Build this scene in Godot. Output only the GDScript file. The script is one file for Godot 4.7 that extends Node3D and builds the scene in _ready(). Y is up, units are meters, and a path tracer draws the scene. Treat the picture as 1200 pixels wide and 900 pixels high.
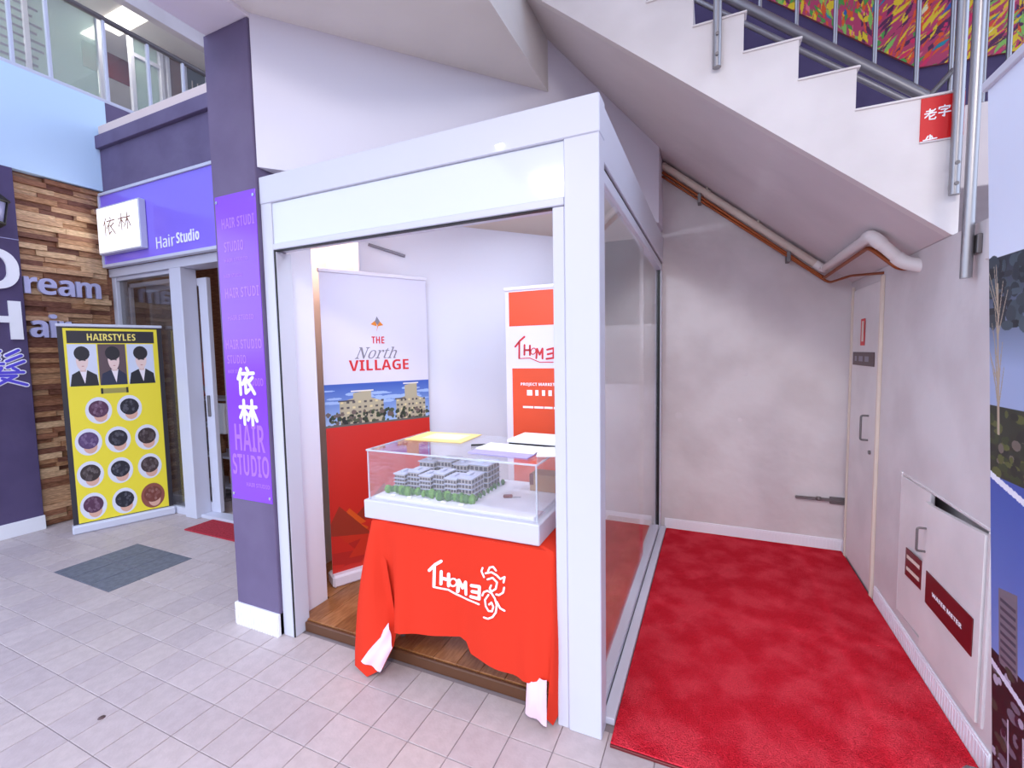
extends Node3D

# ------------------------------------------------------------------ constants
const FZ := -1.63      # front plane of the white booth
const SX := -0.385     # side plane of the booth
const RX := 0.885      # right wall of the alcove
const BZ := -3.9       # back wall of the alcove
const SLOPE := 0.8287  # stair soffit: y = SOFF - SLOPE * x
const SOFF := 2.682
const STZ := -2.456    # plane of the stair stringer

var rng := RandomNumberGenerator.new()
var used := {}
var M := {}
var fonts := {}

# ------------------------------------------------------------------ helpers
func numbered(called: String) -> String:
	if not used.has(called):
		used[called] = 0
		return called
	used[called] += 1
	return "%s_%03d" % [called, used[called]]

func tag(o: Node, label: String, category := "", group := "", kind := "") -> Node:
	o.set_meta("label", label)
	if category != "": o.set_meta("category", category)
	if group != "": o.set_meta("group", group)
	if kind != "": o.set_meta("kind", kind)
	return o

func thing(called: String, label: String, category: String, at := Vector3.ZERO, turn := 0.0, group := "") -> Node3D:
	var o := Node3D.new()
	o.name = numbered(called)
	add_child(o)
	o.position = at
	o.rotation.y = turn
	tag(o, label, category, group)
	return o

func mat(key: String, c: Color, rough := 0.7, metal := 0.0, extra := {}) -> StandardMaterial3D:
	var m := StandardMaterial3D.new()
	m.albedo_color = c
	m.roughness = rough
	m.metallic = metal
	for k in extra: m.set(k, extra[k])
	M[key] = m
	return m

func noise_tex(freq: float, stops: Array, cols: Array, size := 256, normal := false, strength := 4.0, seed_ := 1, kind := FastNoiseLite.TYPE_SIMPLEX_SMOOTH, oct := 4) -> NoiseTexture2D:
	var n := FastNoiseLite.new()
	n.noise_type = kind
	n.frequency = freq
	n.seed = seed_
	n.fractal_octaves = oct
	var t := NoiseTexture2D.new()
	t.width = size
	t.height = size
	t.seamless = true
	t.noise = n
	if normal:
		t.as_normal_map = true
		t.bump_strength = strength
	else:
		var g := Gradient.new()
		g.offsets = PackedFloat32Array(stops)
		g.colors = PackedColorArray(cols)
		t.color_ramp = g
	return t

func grain(key: String, a: Color, b: Color, metres: float, freq: float, rough := 0.7, bump := 0.0, stretch := Vector3.ONE, seed_ := 3) -> StandardMaterial3D:
	var m := mat(key, Color.WHITE, rough)
	m.albedo_texture = noise_tex(freq, [0.25, 0.75], [a, b], 256, false, 1.0, seed_)
	m.uv1_triplanar = true
	m.uv1_world_triplanar = true
	m.uv1_scale = stretch / metres
	if bump > 0.0:
		m.normal_enabled = true
		m.normal_texture = noise_tex(freq * 4.0, [], [], 256, true, 6.0, seed_ + 9)
		m.normal_scale = bump
	return m

func mb() -> SurfaceTool:
	var st := SurfaceTool.new()
	st.begin(Mesh.PRIMITIVE_TRIANGLES)
	st.set_smooth_group(-1)
	return st

func tri(st: SurfaceTool, a: Vector3, b: Vector3, c: Vector3, out: Vector3) -> void:
	# front faces run clockwise
	if (b - a).cross(c - a).dot(out) > 0.0:
		st.add_vertex(a); st.add_vertex(c); st.add_vertex(b)
	else:
		st.add_vertex(a); st.add_vertex(b); st.add_vertex(c)

func quad(st: SurfaceTool, a: Vector3, b: Vector3, c: Vector3, d: Vector3, out: Vector3) -> void:
	tri(st, a, b, c, out)
	tri(st, a, c, d, out)

# chamfered box between two corners (in a frame xf)
func bx(st: SurfaceTool, lo: Vector3, hi: Vector3, bev := 0.004, xf := Transform3D.IDENTITY) -> void:
	var c := (lo + hi) * 0.5
	var h := (hi - lo).abs() * 0.5
	var b: float = min(bev, min(h.x, min(h.y, h.z)) * 0.49)
	var P := func(ax: int, s: Vector3) -> Vector3:
		var v := Vector3(h.x - b, h.y - b, h.z - b)
		v[ax] = h[ax]
		return xf * (c + v * s)
	var mid := xf * c
	for ax in 3:
		var u: int = (ax + 1) % 3
		var w: int = (ax + 2) % 3
		for sg in [-1.0, 1.0]:
			var q: Array[Vector3] = []
			for k in [[-1, -1], [1, -1], [1, 1], [-1, 1]]:
				var s := Vector3.ONE
				s[ax] = sg; s[u] = k[0]; s[w] = k[1]
				q.append(P.call(ax, s))
			quad(st, q[0], q[1], q[2], q[3], (q[0] + q[2]) * 0.5 - mid)
	if b > 0.0005:
		for ax in 3:
			var u: int = (ax + 1) % 3
			var w: int = (ax + 2) % 3
			for s1 in [-1.0, 1.0]:
				for s2 in [-1.0, 1.0]:
					var s := Vector3.ONE
					s[u] = s1; s[w] = s2
					s[ax] = -1.0
					var s_ := s
					s_[ax] = 1.0
					var q0: Vector3 = P.call(u, s)
					var q1: Vector3 = P.call(u, s_)
					var q2: Vector3 = P.call(w, s_)
					var q3: Vector3 = P.call(w, s)
					quad(st, q0, q1, q2, q3, (q0 + q2) * 0.5 - mid)
		for s1 in [-1.0, 1.0]:
			for s2 in [-1.0, 1.0]:
				for s3 in [-1.0, 1.0]:
					var s := Vector3(s1, s2, s3)
					var q0: Vector3 = P.call(0, s)
					tri(st, q0, P.call(1, s), P.call(2, s), q0 - mid)

# polygon in the local xy plane, extruded from z = 0 to z = depth
func prism(st: SurfaceTool, poly: PackedVector2Array, depth: float, xf: Transform3D) -> void:
	var idx := Geometry2D.triangulate_polygon(poly)
	var nz := xf.basis.z * signf(depth)
	for i in range(0, idx.size(), 3):
		var a := poly[idx[i]]
		var b := poly[idx[i + 1]]
		var c := poly[idx[i + 2]]
		tri(st, xf * Vector3(a.x, a.y, depth), xf * Vector3(b.x, b.y, depth), xf * Vector3(c.x, c.y, depth), nz)
		tri(st, xf * Vector3(a.x, a.y, 0), xf * Vector3(b.x, b.y, 0), xf * Vector3(c.x, c.y, 0), -nz)
	var cw := Geometry2D.is_polygon_clockwise(poly)
	for i in poly.size():
		var a := poly[i]
		var b := poly[(i + 1) % poly.size()]
		var n2 := Vector2(b.y - a.y, a.x - b.x)
		if cw: n2 = -n2
		# is_polygon_clockwise works in a y-up frame here
		quad(st, xf * Vector3(a.x, a.y, 0), xf * Vector3(b.x, b.y, 0), xf * Vector3(b.x, b.y, depth), xf * Vector3(a.x, a.y, depth), xf.basis * Vector3(n2.x, n2.y, 0))

func tube(st: SurfaceTool, path: Array, r: float, seg := 12, caps := true) -> void:
	st.set_smooth_group(1)
	var rings := []
	var side := Vector3.ZERO
	for i in path.size():
		var p: Vector3 = path[i]
		var dir: Vector3
		if i == 0: dir = path[1] - p
		elif i == path.size() - 1: dir = p - path[i - 1]
		else: dir = (path[i + 1] - p).normalized() + (p - path[i - 1]).normalized()
		dir = dir.normalized()
		if side == Vector3.ZERO:
			side = dir.cross(Vector3.UP if absf(dir.y) < 0.9 else Vector3.RIGHT).normalized()
		side = (side - dir * side.dot(dir)).normalized()
		var up := dir.cross(side)
		var ring := []
		for k in seg:
			var a := TAU * k / seg
			ring.append(p + (side * cos(a) + up * sin(a)) * r)
		rings.append(ring)
	for i in rings.size() - 1:
		for k in seg:
			var k2 := (k + 1) % seg
			var o: Vector3 = (rings[i][k] + rings[i][k2]) * 0.5 - (path[i] as Vector3)
			quad(st, rings[i][k], rings[i][k2], rings[i + 1][k2], rings[i + 1][k], o)
	st.set_smooth_group(-1)
	if caps:
		for e in [0, rings.size() - 1]:
			var o: Vector3 = (path[0] - path[1]) if e == 0 else (path[e] - path[e - 1])
			for k in range(1, seg - 1):
				tri(st, rings[e][0], rings[e][k], rings[e][k + 1], o)

# a bent tube: corners rounded with radius rr
func bent(st: SurfaceTool, pts: Array, r: float, rr: float, seg := 12) -> void:
	var path := [pts[0]]
	for i in range(1, pts.size() - 1):
		var p: Vector3 = pts[i]
		var a: Vector3 = p + (pts[i - 1] - p).normalized() * rr
		var b: Vector3 = p + (pts[i + 1] - p).normalized() * rr
		for k in 6:
			var t := k / 5.0
			path.append(a.lerp(p, t).lerp(p.lerp(b, t), t))
	path.append(pts[pts.size() - 1])
	tube(st, path, r, seg)

func lathe(st: SurfaceTool, prof: Array, at: Vector3, seg := 14) -> void:
	st.set_smooth_group(2)
	for i in prof.size() - 1:
		var p: Vector2 = prof[i]
		var q: Vector2 = prof[i + 1]
		for k in seg:
			var a := TAU * k / seg
			var b := TAU * (k + 1) / seg
			var A := at + Vector3(cos(a) * p.x, p.y, sin(a) * p.x)
			var B := at + Vector3(cos(b) * p.x, p.y, sin(b) * p.x)
			var Cc := at + Vector3(cos(b) * q.x, q.y, sin(b) * q.x)
			var D := at + Vector3(cos(a) * q.x, q.y, sin(a) * q.x)
			var mid := (a + b) * 0.5
			var o := Vector3(cos(mid) * (q.y - p.y), p.x - q.x, sin(mid) * (q.y - p.y))
			if p.x > 0.0001: tri(st, A, B, D if q.x < 0.0001 else Cc, o)
			if q.x > 0.0001: tri(st, A, Cc, D, o)
	st.set_smooth_group(-1)

func blob(st: SurfaceTool, at: Vector3, r: Vector3, seg := 8, rough := 0.15) -> void:
	var rows := []
	for i in seg / 2 + 1:
		var th := PI * i / (seg / 2)
		var row := []
		for k in seg:
			var a := TAU * k / seg
			var s := 1.0 + rng.randf_range(-rough, rough)
			row.append(at + Vector3(sin(th) * cos(a) * r.x, cos(th) * r.y, sin(th) * sin(a) * r.z) * s if i > 0 and i < seg / 2 else at + Vector3(0, cos(th) * r.y, 0))
		rows.append(row)
	for i in seg / 2:
		for k in seg:
			var k2 := (k + 1) % seg
			var o: Vector3 = (rows[i][k] + rows[i + 1][k2]) * 0.5 - at
			if i > 0: tri(st, rows[i][k], rows[i][k2], rows[i + 1][k2], o)
			if i < seg / 2 - 1: tri(st, rows[i][k], rows[i + 1][k2], rows[i + 1][k], o)
			elif i > 0 and i == seg / 2 - 1: pass

func obj(called: String, st: SurfaceTool, m: Material, parent: Node = null) -> MeshInstance3D:
	st.generate_normals()
	var o := MeshInstance3D.new()
	o.mesh = st.commit()
	o.material_override = m
	o.cast_shadow = GeometryInstance3D.SHADOW_CASTING_SETTING_ON
	if parent == null:
		o.name = numbered(called)
		add_child(o)
	else:
		o.name = called
		parent.add_child(o, true)
	return o

func box(called: String, lo: Vector3, hi: Vector3, m: Material, parent: Node = null, bev := 0.004, xf := Transform3D.IDENTITY) -> MeshInstance3D:
	var st := mb()
	bx(st, lo, hi, bev, xf)
	return obj(called, st, m, parent)

func struct(o: Node, label: String) -> Node:
	return tag(o, label, label_category(o.name), "", "structure")

func label_category(n: String) -> String:
	var w := n.split("_")[0]
	return w

func inst(called: String, mesh: Mesh, m: Material, parent: Node, at: Vector3) -> MeshInstance3D:
	var o := MeshInstance3D.new()
	o.mesh = mesh
	o.material_override = m
	o.name = called
	parent.add_child(o, true)
	o.position = at
	return o

# a frame for flat things: origin, unit vector to the right and up as one looks at the face
func frame(at: Vector3, right: Vector3, up := Vector3.UP) -> Transform3D:
	var r := right.normalized()
	var u := up.normalized()
	return Transform3D(Basis(r, u, r.cross(u)), at)

# lettering with real thickness: fitted into w x h (w = 0 keeps the natural width), centred on xf
func letters(parent: Node, text: String, font: String, w: float, h: float, xf: Transform3D, m: Material, depth := 0.002, called := "lettering", shear := 0.0) -> MeshInstance3D:
	var tm := TextMesh.new()
	tm.text = text
	tm.font = fonts[font]
	tm.font_size = 48
	tm.pixel_size = 0.01
	tm.depth = 0.1
	tm.curve_step = 2.0
	var arr := tm.get_mesh_arrays()
	var v: PackedVector3Array = arr[Mesh.ARRAY_VERTEX]
	var ix: PackedInt32Array = arr[Mesh.ARRAY_INDEX]
	var lo := Vector3(1e9, 1e9, 1e9)
	var hi := -lo
	for p in v:
		lo = lo.min(p); hi = hi.max(p)
	var c := (lo + hi) * 0.5
	var sy := h / (hi.y - lo.y)
	var sx := sy if w == 0.0 else w / (hi.x - lo.x)
	var sz := depth / 0.1
	var st := mb()
	for i in ix:
		var p := v[i] - c
		st.add_vertex(xf * Vector3(p.x * sx + shear * p.y * sy, p.y * sy, p.z * sz + depth * 0.5))
	return obj(called, st, m, parent)

func capsule(a: Vector2, b: Vector2, r: float) -> PackedVector2Array:
	var d := (b - a).normalized()
	var t := atan2(d.y, d.x)
	var out := PackedVector2Array()
	for k in 5: out.append(b + Vector2.from_angle(t - PI / 2 + PI * k / 4.0) * r)
	for k in 5: out.append(a + Vector2.from_angle(t + PI / 2 + PI * k / 4.0) * r)
	return out

# brush strokes (polylines) as a thin raised layer; map(Vector2) -> Vector2 local
func strokes(st: SurfaceTool, lines: Array, width: float, xf: Transform3D, sc := Vector2.ONE, off := Vector2.ZERO, depth := 0.0015) -> void:
	var lift := 0.0
	for l in lines:
		var pl := PackedVector2Array()
		for p in l: pl.append(Vector2(p[0], p[1]) * sc + off)
		for i in pl.size() - 1:
			lift += 0.00012   # each stroke a hair above the last, so that no two faces coincide
			prism(st, capsule(pl[i], pl[i + 1], width * 0.5), depth + lift, xf)

func printed(called: String, img: Image, w: float, h: float, xf: Transform3D, parent: Node, rough := 0.45, thick := 0.003) -> MeshInstance3D:
	# a flat printed sheet: front face carries the print, origin at its lower left
	var st := mb()
	var p := [Vector3(0, 0, thick), Vector3(w, 0, thick), Vector3(w, h, thick), Vector3(0, h, thick)]
	var uv := [Vector2(0, 1), Vector2(1, 1), Vector2(1, 0), Vector2(0, 0)]
	for k in [0, 2, 1, 0, 3, 2]:
		st.set_uv(uv[k])
		st.add_vertex(xf * (p[k] as Vector3))
	st.set_uv(Vector2(0.01, 0.01))
	var b := [Vector3(0, 0, 0), Vector3(w, 0, 0), Vector3(w, h, 0), Vector3(0, h, 0)]
	var mid := xf * Vector3(w * 0.5, h * 0.5, thick * 0.5)
	quad(st, xf * b[0], xf * b[1], xf * b[2], xf * b[3], -xf.basis.z)
	for k in 4:
		var k2 := (k + 1) % 4
		quad(st, xf * b[k], xf * b[k2], xf * p[k2], xf * p[k], (xf * b[k] + xf * p[k2]) * 0.5 - mid)
	var m := StandardMaterial3D.new()
	m.albedo_texture = ImageTexture.create_from_image(img)
	m.roughness = rough
	return obj(called, st, m, parent)

# ---- drawing of flat print into images
func pic(w: int, h: int, c: Color) -> Image:
	var im := Image.create_empty(w, h, false, Image.FORMAT_RGB8)
	im.fill(c)
	return im

func ipoly(im: Image, pts: Array, c: Color) -> void:
	var y0 := 1e9
	var y1 := -1e9
	for p in pts:
		y0 = min(y0, p[1]); y1 = max(y1, p[1])
	for y in range(maxi(0, int(y0)), mini(im.get_height(), int(y1) + 1)):
		var xs := []
		for i in pts.size():
			var a = pts[i]
			var b = pts[(i + 1) % pts.size()]
			if (a[1] <= y + 0.5) != (b[1] <= y + 0.5):
				xs.append(a[0] + (y + 0.5 - a[1]) / float(b[1] - a[1]) * (b[0] - a[0]))
		xs.sort()
		for k in range(0, xs.size() - 1, 2):
			im.fill_rect(Rect2i(int(round(xs[k])), y, int(round(xs[k + 1])) - int(round(xs[k])), 1), c)

func iell(im: Image, cx: float, cy: float, rx: float, ry: float, c: Color) -> void:
	for y in range(maxi(0, int(cy - ry)), mini(im.get_height(), int(cy + ry) + 1)):
		var t := 1.0 - pow((y + 0.5 - cy) / ry, 2.0)
		if t > 0.0:
			var hw := rx * sqrt(t)
			im.fill_rect(Rect2i(int(cx - hw), y, int(2.0 * hw), 1), c)

func irect(im: Image, x: float, y: float, w: float, h: float, c: Color) -> void:
	im.fill_rect(Rect2i(int(x), int(y), int(w), int(h)), c)

# ------------------------------------------------------------------ the scene
func _ready() -> void:
	rng.seed = 20240
	setup_view()
	setup_materials()
	build_floor()
	build_alcove()
	build_stairs()
	build_overhead()
	build_booth()
	build_salon()
	build_upper_level()
	build_stair_wall()
	build_table()
	build_banners()
	build_small()

func setup_view() -> void:
	var cam := Camera3D.new()
	cam.name = "camera"
	cam.position = Vector3(0, 1.5, 0)
	cam.rotation = Vector3(-0.0695873, 0.4192406, -0.0179740)
	cam.fov = rad_to_deg(2.0 * atan(450.0 / 529.277))
	cam.near = 0.02
	add_child(cam)
	cam.current = true
	var env := Environment.new()
	env.background_mode = Environment.BG_SKY
	var sm := ProceduralSkyMaterial.new()
	sm.sky_top_color = Color(0.80, 0.87, 1.0)
	sm.sky_horizon_color = Color(0.86, 0.91, 1.0)
	sm.ground_bottom_color = Color(0.55, 0.53, 0.55)
	sm.ground_horizon_color = Color(0.80, 0.84, 0.92)
	sm.sky_energy_multiplier = 1.85
	sm.sun_angle_max = 0.0
	var sky := Sky.new()
	sky.sky_material = sm
	env.sky = sky
	env.tonemap_mode = Environment.TONE_MAPPER_LINEAR
	env.tonemap_exposure = 0.79
	env.sdfgi_enabled = true
	env.ssao_enabled = true
	env.ssil_enabled = true
	var we := WorldEnvironment.new()
	we.name = "world_environment"
	we.environment = env
	add_child(we)

func area(called: String, parent: Node, at: Vector3, towards: Vector3, size: Vector2, energy: float, c: Color) -> void:
	var l := AreaLight3D.new()
	l.name = called
	l.area_size = size
	l.area_normalize_energy = true
	l.light_energy = energy
	l.light_color = c
	l.shadow_enabled = true
	l.area_range = 30.0
	l.area_attenuation = 2.0
	parent.add_child(l, true)
	var z := -towards.normalized()
	var x := (Vector3.UP if absf(z.y) < 0.95 else Vector3.BACK).cross(z).normalized()
	l.global_transform = Transform3D(Basis(x, z.cross(x), z), at)

func setup_materials() -> void:
	for f in [["sans", "Droid Sans", 400], ["bold", "Droid Sans", 700], ["serif", "Droid Serif", 400], ["serifbold", "Droid Serif", 700]]:
		var sf := SystemFont.new()
		sf.font_names = PackedStringArray([f[1]])
		sf.font_weight = f[2]
		fonts[f[0]] = sf
	mat("white", Color(0.93, 0.93, 0.955), 0.3)
	mat("white_gloss", Color(0.84, 0.86, 0.90), 0.08)
	mat("frame_white", Color(0.80, 0.805, 0.86), 0.35)
	grain("paint", Color(0.80, 0.765, 0.765), Color(0.85, 0.82, 0.82), 2.3, 0.012, 0.75, 0.06)
	grain("soffit", Color(0.82, 0.785, 0.79), Color(0.855, 0.82, 0.825), 2.0, 0.012, 0.8, 0.05)
	grain("stringer", Color(0.84, 0.81, 0.805), Color(0.885, 0.855, 0.85), 1.7, 0.01, 0.7, 0.05)
	grain("ceiling", Color(0.87, 0.85, 0.84), Color(0.895, 0.875, 0.865), 2.4, 0.01, 0.8, 0.04)
	mat("ceiling_white", Color(0.92, 0.90, 0.94), 0.8)
	mat("white_wall", Color(0.90, 0.89, 0.94), 0.75)
	mat("blue_wall", Color(0.80, 0.90, 0.99), 0.8)
	mat("beige_trim", Color(0.86, 0.80, 0.74), 0.7)
	grain("purple", Color(0.385, 0.335, 0.46), Color(0.415, 0.365, 0.49), 1.5, 0.01, 0.75, 0.05)
	grain("purple_deep", Color(0.30, 0.25, 0.40), Color(0.33, 0.28, 0.43), 1.5, 0.01, 0.75, 0.05)
	mat("coping", Color(0.88, 0.80, 0.77), 0.8)
	mat("sign_purple", Color(0.56, 0.47, 0.93), 0.10)
	mat("poster_purple", Color(0.52, 0.26, 0.85), 0.18)
	mat("poster_light", Color(0.66, 0.43, 0.93), 0.25)
	mat("letter_white", Color(0.97, 0.97, 0.99), 0.5)
	mat("letter_lilac", Color(0.72, 0.72, 0.86), 0.35)
	mat("letter_violet", Color(0.38, 0.33, 0.85), 0.4)
	mat("black", Color(0.05, 0.05, 0.06), 0.5)
	mat("steel", Color(0.62, 0.61, 0.62), 0.38, 0.9)
	mat("chrome", Color(0.82, 0.82, 0.84), 0.15, 1.0)
	mat("dull_metal", Color(0.50, 0.48, 0.48), 0.45, 0.8)
	mat("glass", Color(0.93, 0.97, 0.98, 0.06), 0.0, 0.0, {"transparency": BaseMaterial3D.TRANSPARENCY_ALPHA})
	mat("glass_green", Color(0.72, 0.86, 0.83, 0.35), 0.05, 0.0, {"transparency": BaseMaterial3D.TRANSPARENCY_ALPHA})
	mat("acrylic", Color(0.97, 0.98, 1.0, 0.03), 0.0, 0.0, {"transparency": BaseMaterial3D.TRANSPARENCY_ALPHA})
	mat("orange", Color(0.855, 0.225, 0.15), 0.8, 0.0, {"metallic_specular": 0.2})
	mat("cloth_back", Color(0.93, 0.80, 0.86), 0.8)
	mat("banner_orange", Color(0.90, 0.31, 0.15), 0.5)
	mat("banner_white", Color(0.90, 0.88, 0.94), 0.5)
	mat("red_text", Color(0.82, 0.16, 0.17), 0.5)
	mat("grey_text", Color(0.52, 0.50, 0.55), 0.5)
	mat("red_sign", Color(0.82, 0.07, 0.09), 0.4)
	mat("maroon", Color(0.42, 0.08, 0.11), 0.35)
	mat("brown_sign", Color(0.35, 0.27, 0.27), 0.5)
	mat("copper", Color(0.62, 0.33, 0.18), 0.42, 0.7)
	mat("pvc", Color(0.90, 0.87, 0.86), 0.35)
	mat("pvc_old", Color(0.83, 0.77, 0.72), 0.5)
	mat("paper", Color(0.95, 0.95, 0.96), 0.6)
	mat("yellow_paper", Color(0.95, 0.84, 0.52), 0.6)
	mat("leaf", Color(0.22, 0.42, 0.16), 0.8)
	mat("leaf_light", Color(0.36, 0.55, 0.22), 0.8)
	mat("model_wall", Color(0.72, 0.69, 0.68), 0.6)
	mat("model_roof", Color(0.70, 0.72, 0.82), 0.6)
	mat("model_dark", Color(0.24, 0.22, 0.27), 0.4)
	mat("model_ground", Color(0.86, 0.86, 0.91), 0.6)
	grain("carpet", Color(0.915, 0.165, 0.235), Color(0.985, 0.275, 0.335), 1.1, 0.018, 0.95, 1.0, Vector3.ONE, 21)
	M.carpet.normal_texture = noise_tex(0.35, [], [], 512, true, 10.0, 5)
	M.carpet.detail_enabled = true
	M.carpet.detail_blend_mode = BaseMaterial3D.BLEND_MODE_MUL
	M.carpet.detail_uv_layer = BaseMaterial3D.DETAIL_UV_1
	M.carpet.detail_albedo = noise_tex(0.25, [0.2, 0.8], [Color(0.90, 0.90, 0.90), Color(1, 1, 1)], 512, false, 1.0, 8)
	M.carpet.metallic_specular = 0.1
	grain("doormat", Color(0.62, 0.10, 0.17), Color(0.74, 0.18, 0.26), 0.3, 0.05, 0.95, 0.8)
	for k in 4:
		var c: Color = [Color(0.735, 0.68, 0.68), Color(0.75, 0.695, 0.69), Color(0.725, 0.67, 0.675), Color(0.755, 0.70, 0.70)][k]
		grain("tile%d" % k, c.darkened(0.03), c.lightened(0.03), 0.5, 0.03, 0.42, 0.05, Vector3.ONE, 30 + k)
	mat("grout", Color(0.56, 0.51, 0.53), 0.9)
	grain("dark_tile", Color(0.37, 0.39, 0.44), Color(0.43, 0.45, 0.50), 0.4, 0.03, 0.5, 0.1)
	var woods := [Color(0.70, 0.50, 0.34), Color(0.80, 0.62, 0.46), Color(0.58, 0.37, 0.25), Color(0.87, 0.71, 0.54), Color(0.45, 0.26, 0.18)]
	for k in 5:
		var c: Color = woods[k]
		grain("timber%d" % k, c.darkened(0.16), c.lightened(0.08), 0.35, 0.02, 0.6, 0.12, Vector3(1.0, 5.0, 1.0), 50 + k)
	for k in 3:
		var c: Color = [Color(0.60, 0.38, 0.20), Color(0.66, 0.43, 0.25), Color(0.54, 0.33, 0.17)][k]
		grain("plank%d" % k, c.darkened(0.1), c.lightened(0.08), 0.6, 0.02, 0.35, 0.05, Vector3(5.0, 1.0, 1.0), 70 + k)
	mat("wood_edge", Color(0.36, 0.22, 0.13), 0.5)
	var lit := mat("lit_white", Color(1, 1, 1), 0.4)
	lit.emission_enabled = true
	lit.emission = Color(1.0, 0.99, 0.96)
	lit.emission_energy_multiplier = 0.75
	var troffer := mat("troffer", Color(1, 1, 1), 0.4)
	troffer.emission_enabled = true
	troffer.emission = Color(1.0, 0.98, 0.93)
	troffer.emission_energy_multiplier = 2.5
	var warm := mat("warm_lamp", Color(1, 0.9, 0.8), 0.4)
	warm.emission_enabled = true
	warm.emission = Color(1.0, 0.86, 0.74)
	warm.emission_energy_multiplier = 1.0

# ------------------------------------------------------------------ floor
func build_floor() -> void:
	var st := mb()
	bx(st, Vector3(-12, -0.2, -8.0), Vector3(6, -0.004, 9.0), 0.0)
	var fl := obj("floor", st, M.grout)
	struct(fl, "pale pinkish square floor tiles with grey grout lines in the arcade")
	var px := 0.178
	var pz := 0.1730
	var cam := get_node("camera") as Camera3D
	var inv := Transform3D(cam.basis, cam.position).affine_inverse()
	var cells := []
	for i in range(-30, 34):
		for j in range(-28, 40):
			var c := Vector3(-2.135 + (i + 0.5) * px, 0, -1.163 + (j + 0.5) * pz)
			if c.x > 1.1 or c.x < -7.0 or c.z < -3.3 or c.z > 2.6: continue
			if c.z < -1.75 and c.x > -2.3: continue
			if c.x < -5.55 and c.z < -1.3: continue
			if c.x > -4.27 and c.x < -3.55 and c.z < -1.51 and c.z > -2.03: continue
			var v := inv * c
			var seen := v.z < -0.2 and absf(v.x / -v.z) < 1.22 and absf(v.y / -v.z) < 0.95
			cells.append([v.length() if seen else 100.0 + v.length(), c])
	cells.sort_custom(func(a, b): return a[0] < b[0])
	var one := mb()
	bx(one, Vector3(-px * 0.5 + 0.0016, -0.012, -pz * 0.5 + 0.0016), Vector3(px * 0.5 - 0.0016, 0.0, pz * 0.5 - 0.0016), 0.0015)
	one.generate_normals()
	var mesh := one.commit()
	var rest := mb()
	for k in cells.size():
		var c: Vector3 = cells[k][1]
		if k < 292:
			inst("tile", mesh, M["tile%d" % rng.randi_range(0, 3)], fl, c + Vector3(0, rng.randf_range(-0.0005, 0.0003), 0))
		else:
			bx(rest, c + Vector3(-px * 0.5 + 0.0016, -0.012, -pz * 0.5 + 0.0016), c + Vector3(px * 0.5 - 0.0016, 0.0, pz * 0.5 - 0.0016), 0.0)
	var r := obj("outlying_tiles", rest, M.tile1, fl)
	r.set_meta("kind", "stuff")
	# dark inset in front of the salon door
	for i in 3:
		for j in 2:
			var w := 4.0 * px / 3.0
			var d := 3.0 * pz / 2.0
			var lo := Vector3(-2.135 - 12 * px + i * w, -0.012, -1.163 - 5 * pz + j * d)
			box("dark_tile", lo + Vector3(0.003, 0, 0.003), lo + Vector3(w - 0.003, 0.0125, d - 0.003), M.dark_tile, fl, 0.0015)
	# two small stains of chewing gum
	for p in [Vector3(-2.33, 0.0005, -0.93), Vector3(-1.24, 0.0005, -1.05)]:
		var g := mb()
		lathe(g, [Vector2(0.014, -0.001), Vector2(0.013, 0.0012), Vector2(0.0, 0.0015)], p, 9)
		var o := obj("gum_spot", g, M.brown_sign, fl)
		o.set_meta("label", "dark flattened gum spot on a tile")

# ------------------------------------------------------------------ alcove under the stairs
func soffit_y(x: float) -> float:
	return SOFF - SLOPE * x

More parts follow.
